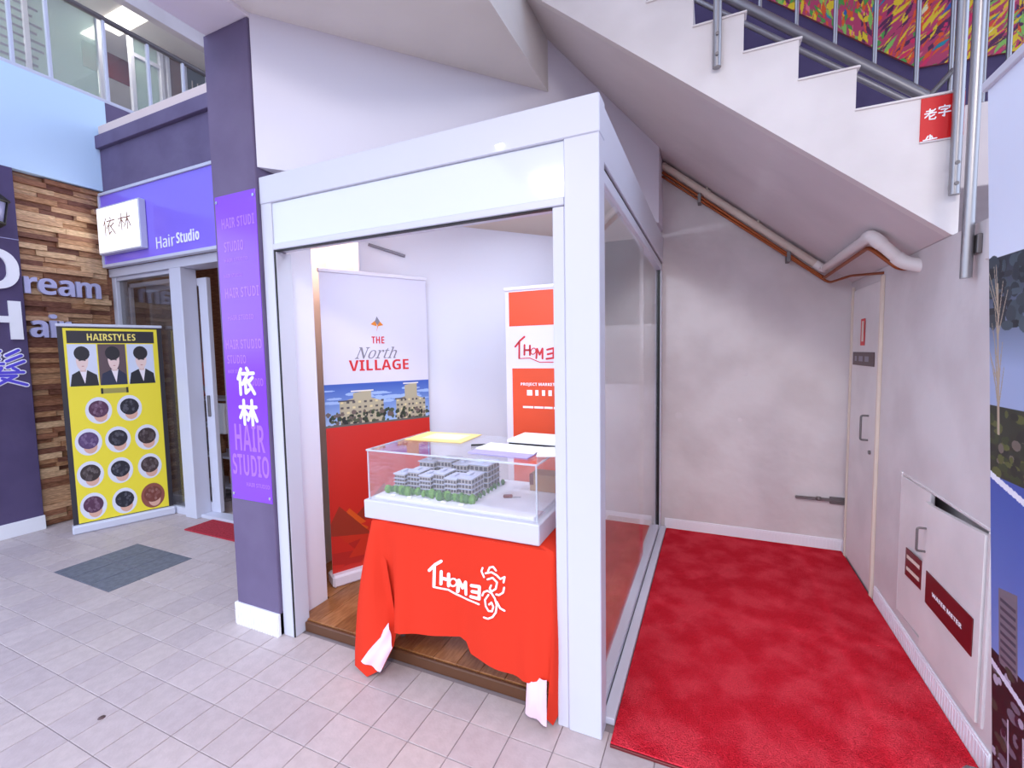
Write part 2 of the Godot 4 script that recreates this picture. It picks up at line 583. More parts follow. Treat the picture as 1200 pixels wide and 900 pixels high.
func build_alcove() -> void:
	# back wall follows the stair soffit
	var poly := PackedVector2Array([Vector2(-0.90, 0), Vector2(1.0, 0), Vector2(1.0, 1.90), Vector2(RX, soffit_y(RX)), Vector2(-0.90, soffit_y(-0.90))])
	var st := mb()
	prism(st, poly, -0.12, Transform3D(Basis.IDENTITY, Vector3(0, 0, BZ)))
	var wb := obj("wall_back", st, M.paint)
	struct(wb, "off-white back wall of the alcove under the sloping stair")
	# patched holes
	for p in [Vector2(-0.253, 0.961), Vector2(0.196, 0.946), Vector2(0.23, 1.30)]:
		var d := mb()
		var circ := PackedVector2Array()
		for k in 12: circ.append(p + Vector2(cos(TAU * k / 12), sin(TAU * k / 12)) * (0.026 if p.x < 0 else 0.016))
		prism(d, circ, 0.001, Transform3D(Basis.IDENTITY, Vector3(0, 0, BZ)))
		obj("filler_patch", d, M.soffit, wb)
	# ribbed skirting
	skirting("baseboard_back", Vector3(SX + 0.03, 0, BZ), Vector3(RX, 0, BZ), Vector3(0, 0, 1), 0.095, "white ribbed skirting along the alcove back wall")
	# right wall with a hole for the meter cupboard
	var w := mb()
	bx(w, Vector3(RX, 0, BZ), Vector3(1.0, 1.945, -2.845), 0.0)
	bx(w, Vector3(RX, 0, -2.045), Vector3(1.0, 1.945, -1.975), 0.0)
	bx(w, Vector3(RX, 0.0, -2.845), Vector3(1.0, 0.145, -2.045), 0.0)
	bx(w, Vector3(RX, 0.852, -2.845), Vector3(1.0, 1.945, -2.045), 0.0)
	var wr := obj("wall_right", w, M.paint)
	struct(wr, "off-white low side wall of the alcove with door and meter cupboard")
	box("cover_plate", Vector3(RX - 0.006, 1.80, -2.18), Vector3(RX, 1.94, -1.98), M.stringer, wr, 0.002)
	skirting("baseboard_right", Vector3(RX, 0, -3.19), Vector3(RX, 0, -1.98), Vector3(-1, 0, 0), 0.10, "white skirting along the alcove side wall")
	# service door
	var dr := Node3D.new()
	dr.name = "door_1"
	add_child(dr)
	struct(dr, "narrow off-white service door in the alcove side wall")
	dr.position = Vector3(RX, 0, -3.53)
	box("door_leaf", Vector3(-0.012, 0.03, -0.26), Vector3(0.004, 1.875, 0.27), M.stringer, dr, 0.003)
	var jm := mb()
	bx(jm, Vector3(-0.018, 0.0, 0.285), Vector3(0.0, 1.90, 0.308), 0.003)
	bx(jm, Vector3(-0.018, 0.0, -0.30), Vector3(0.0, 1.90, -0.275), 0.003)
	obj("door_frame", jm, M.beige_trim, dr)
	var hd := mb()
	bent(hd, [Vector3(-0.012, 1.075, 0.145), Vector3(-0.05, 1.075, 0.145), Vector3(-0.05, 0.925, 0.145), Vector3(-0.012, 0.925, 0.145)], 0.006, 0.012, 8)
	obj("door_handle", hd, M.dull_metal, dr)
	var lock := mb()
	tube(lock, [Vector3(-0.012, 0.86, 0.20), Vector3(-0.022, 0.86, 0.20)], 0.012, 10)
	obj("lock", lock, M.dull_metal, dr)
	# signs on the door
	var s := thing("door_sign", "brown door sign with blurred pale print on the service door", "sign", Vector3(RX - 0.013, 1.42, -3.53))
	box("plate", Vector3(-0.004, -0.043, -0.22), Vector3(0, 0.043, 0.22), M.brown_sign, s, 0.001)
	for mk in [[-0.17, -0.125], [-0.08, 0.005], [0.045, 0.125]]:
		box("print_mark", Vector3(-0.0050, -0.017, mk[0]), Vector3(-0.0035, 0.017, mk[1]), M.grey_text, s, 0.0004)
	var rs := thing("fire_sticker", "slim red outlined sticker above the brown sign on service door", "sticker", Vector3(RX - 0.013, 1.59, -3.555))
	box("red_panel", Vector3(-0.002, -0.085, -0.045), Vector3(0, 0.085, 0.045), M.red_sign, rs, 0.0005)
	box("pale_panel", Vector3(-0.003, -0.06, -0.02), Vector3(-0.001, 0.07, 0.02), M.beige_trim, rs, 0.0005)
	# meter cupboard
	var mc := thing("meter_cupboard", "recessed off-white meter cupboard low in the alcove wall with two doors", "cupboard", Vector3(RX, 0, 0))
	var cav := mb()
	bx(cav, Vector3(0.10, 0.145, -2.845), Vector3(0.114, 0.852, -2.045), 0.0)
	obj("back_board", cav, M.paint, mc)
	var fr := mb()
	bx(fr, Vector3(-0.008, 0.145, -2.865), Vector3(0.03, 0.865, -2.84), 0.002)
	bx(fr, Vector3(-0.008, 0.145, -2.055), Vector3(0.03, 0.852, -2.035), 0.002)
	bx(fr, Vector3(-0.004, 0.850, -2.865), Vector3(0.03, 0.862, -2.035), 0.002)
	obj("cupboard_frame", fr, M.paint, mc)
	# left leaf a little ajar
	var yaw := Transform3D(Basis(Vector3.UP, 0.05), Vector3(0.004, 0, -2.84))
	var ld := box("left_door", Vector3(-0.012, 0.15, 0.0), Vector3(0.006, 0.845, 0.288), M.stringer, mc, 0.003, yaw)
	ld.name = "cupboard_door"
	# right leaf dropped on its hinge: sloping gap above
	var dp := mb()
	prism(dp, PackedVector2Array([Vector2(-2.545, 0.135), Vector2(-2.062, 0.148), Vector2(-2.062, 0.838), Vector2(-2.50, 0.802), Vector2(-2.545, 0.806)]), 0.018, Transform3D(Basis(Vector3(0, 0, 1), Vector3.UP, Vector3(-1, 0, 0)), Vector3(0.004, 0, 0)))
	obj("cupboard_door", dp, M.stringer, mc)
	var ch := mb()
	bent(ch, [Vector3(-0.014, 0.69, -2.52), Vector3(-0.045, 0.69, -2.52), Vector3(-0.045, 0.585, -2.52), Vector3(-0.014, 0.585, -2.52)], 0.005, 0.01, 8)
	obj("handle", ch, M.dull_metal, mc)
	var s1 := thing("meter_sign", "maroon WATER METER sign on the right leaf of the meter cupboard", "sign", Vector3(RX - 0.0145, 0.44, -2.295))
	box("plate", Vector3(-0.004, -0.072, -0.195), Vector3(0, 0.072, 0.195), M.maroon, s1, 0.001)
	letters(s1, "WATER METER", "bold", 0.25, 0.017, frame(Vector3(-0.0045, 0, 0.0), Vector3(0, 0, 1)), M.letter_white, 0.001)
	var s2 := thing("meter_sign", "maroon two-line sign on the left leaf of the meter cupboard", "sign", Vector3(RX - 0.006, 0.452, -2.645), 0.05)
	box("plate", Vector3(-0.006, -0.068, -0.083), Vector3(-0.002, 0.068, 0.083), M.maroon, s2, 0.001)
	for yy in [0.031, -0.027]:
		box("print_line", Vector3(-0.0072, yy - 0.009, -0.066), Vector3(-0.0055, yy + 0.009, 0.062), M.beige_trim, s2, 0.0004)
	# metal arm on the back wall
	var arm := thing("door_stay", "grey metal door stay fixed low on the alcove back wall", "bracket", Vector3(0.74, 0.38, BZ))
	box("arm", Vector3(-0.165, -0.004, 0.01), Vector3(0.14, 0.016, 0.03), M.dull_metal, arm, 0.003)
	box("mount", Vector3(0.05, -0.022, 0.0), Vector3(0.145, 0.028, 0.022), M.dull_metal, arm, 0.004)
	var kn := mb()
	lathe(kn, [Vector2(0.0, -0.012), Vector2(0.016, -0.012), Vector2(0.016, 0.012), Vector2(0.0, 0.012)], Vector3(-0.02, 0.012, 0.03), 10)
	obj("pivot", kn, M.dull_metal, arm)
	# carpet
	var cp := mb()
	bx(cp, Vector3(SX + 0.045, 0.0, BZ + 0.012), Vector3(RX - 0.012, 0.014, -1.62), 0.005)
	var carpet := obj("carpet", cp, M.carpet)
	tag(carpet, "deep red plush carpet filling the alcove floor", "carpet")
	box("binding", Vector3(SX + 0.045, 0.0, -1.625), Vector3(RX - 0.012, 0.011, -1.612), M.maroon, carpet, 0.002)
	# pipes below the soffit
	var pv := thing("drain_pipe", "white plastic drain pipe with elbows running below the stair soffit", "pipe")
	var P0 := Vector3(SX + 0.003, 2.950, -3.845)
	var P1 := Vector3(0.705, 2.045, -3.845)
	var P2 := Vector3(0.705, 2.045, -2.80)
	var P3 := Vector3(0.835, 1.900, -2.80)
	var P4 := Vector3(RX + 0.02, 1.868, -2.755)
	var st1 := mb()
	tube(st1, [P0, P1.lerp(P0, 0.05)], 0.026, 14)
	obj("sloping_run", st1, M.pvc_old, pv)
	var st2 := mb()
	bent(st2, [P1.lerp(P0, 0.05), P1, P1.lerp(P2, 0.06)], 0.029, 0.045, 14)
	obj("elbow", st2, M.pvc, pv)
	var st3 := mb()
	tube(st3, [P1.lerp(P2, 0.06), P2.lerp(P1, 0.05)], 0.026, 14)
	obj("level_run", st3, M.pvc, pv)
	var st4 := mb()
	bent(st4, [P2.lerp(P1, 0.06), P2, P2.lerp(P3, 0.35)], 0.031, 0.04, 14)
	obj("elbow", st4, M.pvc, pv)
	var st5 := mb()
	tube(st5, [P2.lerp(P3, 0.35), P3.lerp(P2, 0.2)], 0.027, 14)
	obj("short_run", st5, M.pvc, pv)
	var st6 := mb()
	bent(st6, [P3.lerp(P2, 0.22), P3, P4], 0.031, 0.03, 14)
	obj("elbow", st6, M.pvc, pv)
	var dn := (P1 - P0).normalized()
	for t in [0.30, 0.62]:
		var st7 := mb()
		var p := P0.lerp(P1, t)
		tube(st7, [p - dn * 0.010, p + dn * 0.010], 0.030, 14)
		bx(st7, p + Vector3(-0.006, 0.0, -0.055), p + Vector3(0.006, 0.05, 0.005), 0.0)
		obj("clip", st7, M.pvc_old, pv)
	var cu := thing("copper_pipe", "rusty copper pipe following the white drain pipe below stairs", "pipe")
	var c1 := mb()
	var off := Vector3(-0.035, -0.045, 0.01)
	bent(c1, [P0 + Vector3(0, -0.058, 0.01), P1 + Vector3(0.0, -0.062, 0.01), P2 + Vector3(0.03, -0.03, -0.15), P3 + Vector3(0.0, -0.02, -0.06), Vector3(RX, 1.885, -2.90)], 0.011, 0.04, 10)
	obj("pipe", c1, M.copper, cu)
	var c2 := mb()
	bent(c2, [P0 + Vector3(0, -0.092, 0.015), P1 + Vector3(0.03, -0.098, 0.015), P1 + Vector3(0.10, -0.09, 0.25), Vector3(RX, 1.915, -3.25)], 0.008, 0.04, 10)
	obj("branch_pipe", c2, M.copper, cu)
	for t in [0.25, 0.8]:
		var c3 := mb()
		var p := (P0 + Vector3(0, -0.058, 0.0)).lerp(P1 + Vector3(0, -0.062, 0.0), t)
		bx(c3, p + Vector3(-0.012, -0.05, -0.055), p + Vector3(0.012, 0.02, 0.03), 0.002)
		obj("saddle_clip", c3, M.dull_metal, cu)

func skirting(called: String, a: Vector3, b: Vector3, out: Vector3, h: float, label: String) -> void:
	var st := mb()
	var d := (b - a).normalized()
	var L := (b - a).length()
	var xf := Transform3D(Basis(d, Vector3.UP, d.cross(Vector3.UP)), a)
	var s := 1.0 if xf.basis.z.dot(out) > 0 else -1.0
	bx(st, Vector3(0, 0, minf(0, 0.008 * s)), Vector3(L, h, maxf(0, 0.008 * s)), 0.003, xf)
	var n := int(L / 0.022)
	for k in n:
		var x := (k + 0.5) * L / n
		bx(st, Vector3(x - 0.007, 0.0, minf(0, 0.0105 * s)), Vector3(x + 0.007, h - 0.012, maxf(0, 0.0105 * s)), 0.0, xf)
	struct(obj(called, st, M.white), label)

# ------------------------------------------------------------------ stairs
func build_stairs() -> void:
	var fl := thing("staircase", "off-white concrete staircase descending above the alcove", "staircase")
	var top := PackedVector2Array()
	var xs := [0.905, 0.548, 0.333, 0.112, -0.107, -0.325, -0.543, -0.761, -0.98]
	var y := 2.513
	top.append(Vector2(0.905, 1.945))
	for k in 8:
		top.append(Vector2(xs[k], y))
		top.append(Vector2(xs[k + 1], y))
		y += 0.178
	top.append(Vector2(-1.0, y - 0.178))
	top.append(Vector2(-1.0, soffit_y(-1.0)))
	top.append(Vector2(RX, soffit_y(RX)))
	var st := mb()
	prism(st, top, -0.05, Transform3D(Basis.IDENTITY, Vector3(0, 0, STZ)))
	obj("stringer", st, M.stringer, fl)
	var body := mb()
	var low := PackedVector2Array()
	for p in top: low.append(p + Vector2(0, -0.012) if p.y > soffit_y(p.x) + 0.05 else p)
	prism(body, low, -(STZ - 0.05 - BZ), Transform3D(Basis.IDENTITY, Vector3(0, 0, STZ - 0.05)))
	obj("flight", body, M.soffit, fl)
	# metal nosing angles on the stringer edge
	y = 2.513
	for k in 8:
		box("tread_edge", Vector3(xs[k + 1] - 0.002, y - 0.004, STZ - 0.055), Vector3(xs[k] + (0.012 if k > 0 else 0.0), y + 0.006, STZ + 0.006), M.stringer, fl, 0.002)
		y += 0.178
	# landing carried on behind the side wall
	box("landing", Vector3(0.905, 2.16, BZ), Vector3(1.9, 2.50, STZ - 0.12), M.soffit, fl, 0.004)
	# front railing
	var rl := thing("stair_railing", "brushed steel railing posts fixed to the stair stringer", "railing")
	for p in [[0.0, 2.82, 0.0, STZ + 0.024, 4.05, 0.019], [0.876, 2.10, 0.0, STZ + 0.030, 3.45, 0.018], [0.852, 1.745, 0.0, -2.235, 3.45, 0.0175]]:
		var q := mb()
		tube(q, [Vector3(p[0], p[1], p[3]), Vector3(p[0] + p[2], p[4], p[3])], p[5], 14)
		obj("post", q, M.steel, rl)
	var hr := mb()
	tube(hr, [Vector3(0.895, 3.45, STZ + 0.05), Vector3(0.0, 4.05, STZ + 0.05), Vector3(-0.9, 4.78, STZ + 0.05)], 0.022, 12)
	obj("handrail", hr, M.steel, rl)
	for p in [Vector3(0.876, 2.22, STZ), Vector3(0.876, 2.14, STZ), Vector3(0.0, 2.87, STZ), Vector3(0.0, 2.96, STZ)]:
		var bt := mb()
		tube(bt, [p, p + Vector3(0, 0, 0.05)], 0.008, 8)
		obj("fixing_bolt", bt, M.dull_metal, rl)
	box("fixing_plate", Vector3(0.87, 1.83, -2.26), Vector3(0.885, 1.90, -2.21), M.dull_metal, rl, 0.002)
	# far railing
	var z := BZ + 0.08
	var far := thing("far_stair_railing", "steel railing with thin balusters along the far side of the stair", "railing")
	var r1 := mb()
	tube(r1, [Vector3(-1.0, 4.93, z), Vector3(1.27, 3.035, z)], 0.034, 14)
	obj("bottom_rail", r1, M.steel, far)
	var r2 := mb()
	bent(r2, [Vector3(-1.0, 4.74, z + 0.05), Vector3(1.13, 3.035, z + 0.05), Vector3(1.30, 2.93, z + 0.05)], 0.018, 0.05, 10)
	obj("lower_handrail", r2, M.steel, far)
	var r3 := mb()
	bent(r3, [Vector3(1.21, 3.06, z), Vector3(1.36, 2.90, z + 0.05), Vector3(1.50, 2.78, z + 0.1), Vector3(1.56, 2.70, z + 0.1)], 0.026, 0.06, 12)
	obj("rail_bend", r3, M.steel, far)
	var r4 := mb()
	tube(r4, [Vector3(1.23, 3.07, z + 0.02), Vector3(1.34, 3.20, z + 0.02)], 0.016, 10)
	obj("brace", r4, M.dull_metal, far)
	for p in [[0.05, 4.05], [0.275, 3.87], [0.50, 3.68], [0.725, 3.49], [0.945, 3.31], [1.165, 3.13], [1.335, 3.02], [1.49, 2.80], [1.60, 2.78]]:
		var q := mb()
		tube(q, [Vector3(p[0], p[1], z), Vector3(p[0], p[1] + 1.1, z)], 0.013, 10)
		obj("baluster", q, M.steel, far)
	var r5 := mb()
	tube(r5, [Vector3(1.0, 2.56, STZ - 0.3), Vector3(1.9, 2.56, STZ - 0.3)], 0.010, 8)
	obj("cross_bar", r5, M.dull_metal, far)
	# red sign on the stringer
	var sg := thing("stringer_sign", "small red sign with white Chinese characters on the stair stringer", "sign", Vector3(0.768, 2.335, STZ))
	box("plate", Vector3(0, 0, 0), Vector3(0.138, 0.172, 0.004), M.red_sign, sg, 0.001)
	box("bottom_strip", Vector3(0, -0.006, 0), Vector3(0.138, 0.001, 0.006), M.soffit, sg, 0.001)
	var xf := Transform3D(Basis.IDENTITY, Vector3(0, 0, 0.0042))
	var ch := mb()
	var G := glyphs()
	strokes(ch, G.lao, 0.0048, xf, Vector2(0.042, 0.046), Vector2(0.010, 0.080), 0.001)
	strokes(ch, G.zi, 0.0048, xf, Vector2(0.042, 0.046), Vector2(0.054, 0.086), 0.001)
	strokes(ch, G.hao, 0.0048, xf, Vector2(0.036, 0.046), Vector2(0.098, 0.090), 0.001)
	strokes(ch, [[[0, 0], [1, 0.1]], [[0.2, 0.1], [0.35, 0.5]], [[0.7, 0.1], [0.6, 0.45]], [[0.5, 0.0], [0.5, 0.6]]], 0.0048, xf, Vector2(0.042, 0.03), Vector2(0.012, 0.004), 0.001)
	obj("lettering", ch, M.letter_white, sg)

func glyphs() -> Dictionary:
	return {
		"yi": [[[0.25, 0.95], [0.05, 0.6]], [[0.17, 0.74], [0.17, 0.03]], [[0.58, 0.98], [0.66, 0.88]], [[0.33, 0.78], [0.97, 0.8]], [[0.64, 0.78], [0.3, 0.40]], [[0.48, 0.56], [0.48, 0.08], [0.68, 0.2]], [[0.9, 0.64], [0.66, 0.48]], [[0.58, 0.55], [0.98, 0.06]]],
		"lin": [[[0.03, 0.7], [0.48, 0.72]], [[0.27, 0.97], [0.27, 0.03]], [[0.27, 0.68], [0.03, 0.28]], [[0.28, 0.62], [0.44, 0.42]], [[0.52, 0.7], [0.98, 0.72]], [[0.74, 0.97], [0.74, 0.03]], [[0.74, 0.68], [0.48, 0.2]], [[0.75, 0.66], [0.99, 0.18]]],
		"fa": [[[0.1, 0.95], [0.1, 0.6]], [[0.1, 0.95], [0.45, 0.95]], [[0.1, 0.84], [0.42, 0.84]], [[0.1, 0.73], [0.42, 0.73]], [[0.03, 0.6], [0.5, 0.6]], [[0.2, 0.6], [0.12, 0.48], [0.45, 0.5]], [[0.85, 0.97], [0.58, 0.82]], [[0.9, 0.82], [0.58, 0.67]], [[0.95, 0.66], [0.58, 0.5]], [[0.1, 0.36], [0.92, 0.36]], [[0.45, 0.48], [0.1, 0.03]], [[0.35, 0.28], [0.75, 0.27], [0.3, 0.02]], [[0.45, 0.2], [0.97, 0.0]], [[0.7, 0.48], [0.8, 0.41]]],
		"lao": [[[0.2, 0.82], [0.7, 0.82]], [[0.45, 0.97], [0.45, 0.62]], [[0.08, 0.62], [0.92, 0.62]], [[0.85, 0.9], [0.1, 0.3]], [[0.45, 0.4], [0.45, 0.1], [0.85, 0.08], [0.9, 0.2]], [[0.8, 0.45], [0.45, 0.3]]],
		"zi": [[[0.5, 0.97], [0.52, 0.88]], [[0.1, 0.72], [0.1, 0.85], [0.9, 0.85], [0.85, 0.7]], [[0.25, 0.65], [0.72, 0.65], [0.5, 0.5]], [[0.5, 0.5], [0.5, 0.05], [0.38, 0.12]], [[0.08, 0.38], [0.95, 0.38]]],
		"hao": [[[0.3, 0.95], [0.3, 0.65], [0.7, 0.65], [0.7, 0.95], [0.3, 0.95]], [[0.08, 0.5], [0.92, 0.5]], [[0.35, 0.5], [0.3, 0.33], [0.75, 0.33], [0.7, 0.05], [0.5, 0.1]]],
	}

# ------------------------------------------------------------------ pillar, ceiling slab, bulkhead
func build_overhead() -> void:
	# pillar in front of the salon
	var pl := box("pillar", Vector3(-2.44, 0, -1.92), Vector3(-2.105, 3.165, -1.612), M.purple_deep, null, 0.004)
	pl.material_override = M.purple
	struct(pl, "square dark purple pillar beside the white booth")
	var bs := mb()
	bx(bs, Vector3(-2.452, 0, -1.93), Vector3(-2.105, 0.125, -1.600), 0.003)
	for k in 16:
		var x := -2.44 + (k + 0.5) * 0.335 / 16
		bx(bs, Vector3(x - 0.007, 0.0, -1.602), Vector3(x + 0.007, 0.115, -1.597), 0.0)
	obj("pillar_skirting", bs, M.white, pl)
	# slab of the upper walkway
	var sl := mb()
	bx(sl, Vector3(-2.10, 3.185, -3.6), Vector3(-1.0, 3.95, -0.9), 0.0)
	var cs := obj("ceiling", sl, M.ceiling)
	struct(cs, "grey-white underside of the upper walkway slab above the booth")
	box("edge_beam", Vector3(-2.425, 3.165, -2.2), Vector3(-2.098, 3.95, -0.9), M.ceiling_white, cs, 0.003)
	# slanting white wall above the booth
	var a := Vector2(-2.10, -1.622)
	var d := (Vector2(-1.01, -2.894) - a).normalized()
	var n := Vector2(-d.y, d.x)
	if n.dot(-a) < 0: n = -n
	var e := a + d * ((SX - a.x) / d.x)
	var w := mb()
	var mm := a + d * ((-1.0 - a.x) / d.x)
	var poly := PackedVector2Array([a, mm, mm - n * 0.12, a - n * 0.12])
	# plan polygon, extruded upwards
	prism(w, poly, 0.735, Transform3D(Basis(Vector3.RIGHT, Vector3(0, 0, 1), Vector3.UP), Vector3(0, 2.452, 0)))
	var m := a + d * ((-1.0 - a.x) / d.x)
	var Lm := (e - m).length()
	prism(w, PackedVector2Array([Vector2(0, 2.452), Vector2(Lm, 2.452), Vector2(Lm, soffit_y(e.x)), Vector2(0, soffit_y(m.x))]), -0.12, Transform3D(Basis(Vector3(d.x, 0, d.y), Vector3.UP, Vector3(d.x, 0, d.y).cross(Vector3.UP)), Vector3(m.x, 0, m.y)))
	prism(w, PackedVector2Array([e, Vector2(SX, BZ), Vector2(SX - 0.12, BZ), e - n * 0.12]), soffit_y(SX) - 2.452, Transform3D(Basis(Vector3.RIGHT, Vector3(0, 0, 1), Vector3.UP), Vector3(0, 2.452, 0)))
	struct(obj("wall_bulkhead", w, M.white_wall), "white slanting wall above the booth between pillar and stair")

# ------------------------------------------------------------------ the white booth
func diag_x(z: float) -> float:
	return -2.16 + (-2.37 - z) * (1.31 / 1.53)

func build_booth() -> void:
	var b := thing("display_booth", "white framed glass display booth with an open front", "booth", Vector3.ZERO)
	box("right_post", Vector3(-0.505, 0, -1.715), Vector3(SX + 0.01, 2.27, FZ), M.frame_white, b, 0.003)
	box("right_jamb", Vector3(-0.553, 0, -1.705), Vector3(-0.507, 2.035, FZ - 0.006), M.frame_white, b, 0.003)
	box("left_stile", Vector3(-2.103, 0, -1.71), Vector3(-2.030, 2.27, FZ), M.frame_white, b, 0.003)
	box("gasket", Vector3(-2.030, 0.0, -1.638), Vector3(-2.0205, 2.035, FZ - 0.003), M.black, b, 0.001)
	box("left_jamb", Vector3(-2.083, 0.0, -1.73), Vector3(-2.020, 2.03, -1.638), M.frame_white, b, 0.003)
	box("left_panel", Vector3(-2.100, 0.0, -1.915), Vector3(-2.078, 2.45, -1.731), M.white_wall, b, 0.003)
	box("top_fascia", Vector3(-2.103, 2.268, -1.715), Vector3(SX + 0.012, 2.402, FZ + 0.004), M.frame_white, b, 0.004)
	box("fascia_panel", Vector3(-2.030, 2.066, -1.70), Vector3(-0.505, 2.268, FZ - 0.008), M.white_gloss, b, 0.002)
	box("head_rail", Vector3(-2.030, 2.036, -1.71), Vector3(-0.507, 2.066, FZ), M.frame_white, b, 0.003)
	box("head_gasket", Vector3(-2.020, 2.030, -1.66), Vector3(-0.555, 2.036, FZ - 0.006), M.black, b, 0.001)  # thin dark strip below the head rail
	# side: bulkhead panel, head track, glass, tracks
	box("side_panel", Vector3(SX - 0.04, 2.20, BZ), Vector3(SX + 0.006, 2.402, -1.717), M.frame_white, b, 0.003)
	box("side_head", Vector3(SX - 0.035, 2.135, BZ), Vector3(SX, 2.185, -1.717), M.frame_white, b, 0.003)
	box("side_gasket", Vector3(SX - 0.03, 2.185, BZ), Vector3(SX - 0.006, 2.20, -1.717), M.black, b, 0.0)
	box("rear_stile", Vector3(SX - 0.035, 0.0, BZ + 0.001), Vector3(SX + 0.002, 2.135, BZ + 0.075), M.frame_white, b, 0.003)
	box("stile_gasket", Vector3(SX - 0.028, 0.03, BZ + 0.075), Vector3(SX - 0.008, 2.135, BZ + 0.081), M.black, b, 0.0)
	box("track", Vector3(SX - 0.004, 0.0, BZ + 0.02), Vector3(SX + 0.042, 0.030, -1.716), M.frame_white, b, 0.003)
	box("track", Vector3(SX - 0.060, 0.0, BZ + 0.02), Vector3(SX - 0.009, 0.055, -1.716), M.frame_white, b, 0.003)
	box("track_channel", Vector3(SX - 0.010, 0.0, BZ + 0.02), Vector3(SX - 0.003, 0.020, -1.716), M.black, b, 0.0)
	box("glass_pane", Vector3(SX - 0.016, 0.012, -2.90), Vector3(SX - 0.010, 2.15, -1.716), M.glass, b, 0.0)
	box("glass_pane", Vector3(SX - 0.028, 0.012, BZ + 0.075), Vector3(SX - 0.022, 2.15, -2.86), M.glass, b, 0.0)
	# ceiling
	box("booth_ceiling", Vector3(-2.48, 2.42, BZ - 0.15), Vector3(SX - 0.041, 2.452, -1.92), M.beige_trim, b, 0.0)
	box("booth_ceiling", Vector3(-2.07, 2.36, -1.92), Vector3(SX - 0.041, 2.40, -1.70), M.beige_trim, b, 0.0)
	# inner walls
	var q := mb()
	var up := Transform3D(Basis(Vector3.RIGHT, Vector3(0, 0, 1), Vector3.UP), Vector3(0, 0.0, 0))
	prism(q, PackedVector2Array([Vector2(-2.16, -2.37), Vector2(-0.85, -3.90), Vector2(SX - 0.04, -3.90), Vector2(SX - 0.04, -4.0), Vector2(-0.90, -4.0), Vector2(-2.26, -2.44)]), 2.42, up)
	struct(obj("wall_inner", q, M.white_wall), "white slanting rear wall inside the booth")
	var rc := mb()
	bx(rc, Vector3(-2.48, 0, -2.45), Vector3(-2.165, 2.42, -2.372), 0.0)
	bx(rc, Vector3(-2.50, 0, -2.45), Vector3(-2.44, 2.42, -1.921), 0.0)
	struct(obj("wall_recess", rc, mat("recess_cream", Color(0.93, 0.88, 0.84), 0.7)), "warm beige recess wall behind the pillar inside the booth")
	box("corner_batten", Vector3(-2.18, 0.06, -2.372), Vector3(-2.135, 2.42, -2.352), M.white_wall, b, 0.004)
	# slot vent high on the slanting wall
	var dirn := Vector3(1.31, 0, -1.53).normalized()
	var vf := Transform3D(Basis(dirn, Vector3.UP, dirn.cross(Vector3.UP)), Vector3(-2.11, 2.235, -2.42))
	var vs := mb()
	bx(vs, Vector3(0, -0.009, 0), Vector3(0.25, 0.009, 0.012), 0.002, vf * Transform3D(Basis(Vector3(0, 0, 1), -0.24), Vector3.ZERO))
	obj("slot_vent", vs, M.grey_text, b)
	# wooden platform
	var pf := Node3D.new()
	pf.name = "platform"
	b.add_child(pf)
	var k := 0
	var x := -2.075
	while x < SX - 0.08:
		var x2: float = min(x + 0.125, SX - 0.065)
		var z_end := -2.36
		if x > -2.15: z_end = -2.37 - (x + 2.16) * (1.53 / 1.31) + 0.02
		z_end = maxf(z_end, BZ + 0.02)
		var cut := rng.randf_range(-2.5, -1.95)
		if z_end > cut - 0.15:
			box("plank", Vector3(x + 0.0008, 0.03, z_end), Vector3(x2 - 0.0008, 0.06, -1.715), M["plank%d" % (k % 3)], pf, 0.0015)
		else:
			box("plank", Vector3(x + 0.0008, 0.03, cut + 0.0008), Vector3(x2 - 0.0008, 0.06, -1.715), M["plank%d" % (k % 3)], pf, 0.0015)
			box("plank", Vector3(x + 0.0008, 0.03, z_end), Vector3(x2 - 0.0008, 0.06, cut - 0.0008), M["plank%d" % ((k + 1) % 3)], pf, 0.0015)
		x = x2
		k += 1
	box("nosing", Vector3(-2.02, 0.0, -1.715), Vector3(-0.553, 0.055, -1.695), M.wood_edge, pf, 0.006)
	box("subfloor", Vector3(-2.42, 0.0, -2.37), Vector3(SX - 0.06, 0.03, -1.72), M.wood_edge, pf, 0.0)
	box("recess_board", Vector3(-2.44, 0.03, -2.37), Vector3(-2.078, 0.06, -1.93), M.plank1, pf, 0.001)
	# unseen cool panel lamp behind the fascia, placed to light the booth interior
	var pn := thing("booth_lamp", "unseen cool white panel lamp behind the fascia, placed to light the booth", "lamp", Vector3(-1.15, 2.36, -1.81))
	box("diffuser", Vector3(-0.45, -0.02, -0.09), Vector3(0.45, 0.0, 0.09), M.troffer, pn, 0.003)
	area("lamp_light", pn, Vector3(-1.15, 2.325, -1.81), Vector3(0.1, -1.0, -0.35), Vector2(0.88, 0.16), 1.9, Color(0.86, 0.92, 1.0))
	var pn2 := thing("booth_lamp", "added small cool fill lamp deep under the booth ceiling beside the glass side", "lamp", Vector3(-0.86, 2.42, -2.72))  # added fill lamp hidden behind the post, brightens what the side glass shows
	box("diffuser", Vector3(-0.10, -0.02, -0.10), Vector3(0.10, 0.0, 0.10), M.troffer, pn2, 0.003)
	area("lamp_light", pn2, Vector3(-0.86, 2.385, -2.72), Vector3(0.1, -1.0, -0.3), Vector2(0.19, 0.19), 1.2, Color(0.88, 0.93, 1.0))
	# unseen warm lamp, placed to light the recess
	var lamp := thing("recess_lamp", "unseen small warm ceiling lamp, lights the recess behind the pillar", "lamp", Vector3(-2.30, 2.419, -2.15))
	var ls := mb()
	lathe(ls, [Vector2(0.07, 0.0), Vector2(0.07, -0.02), Vector2(0.05, -0.028), Vector2(0.0, -0.028)], Vector3.ZERO, 16)
	obj("lamp_glass", ls, M.warm_lamp, lamp)
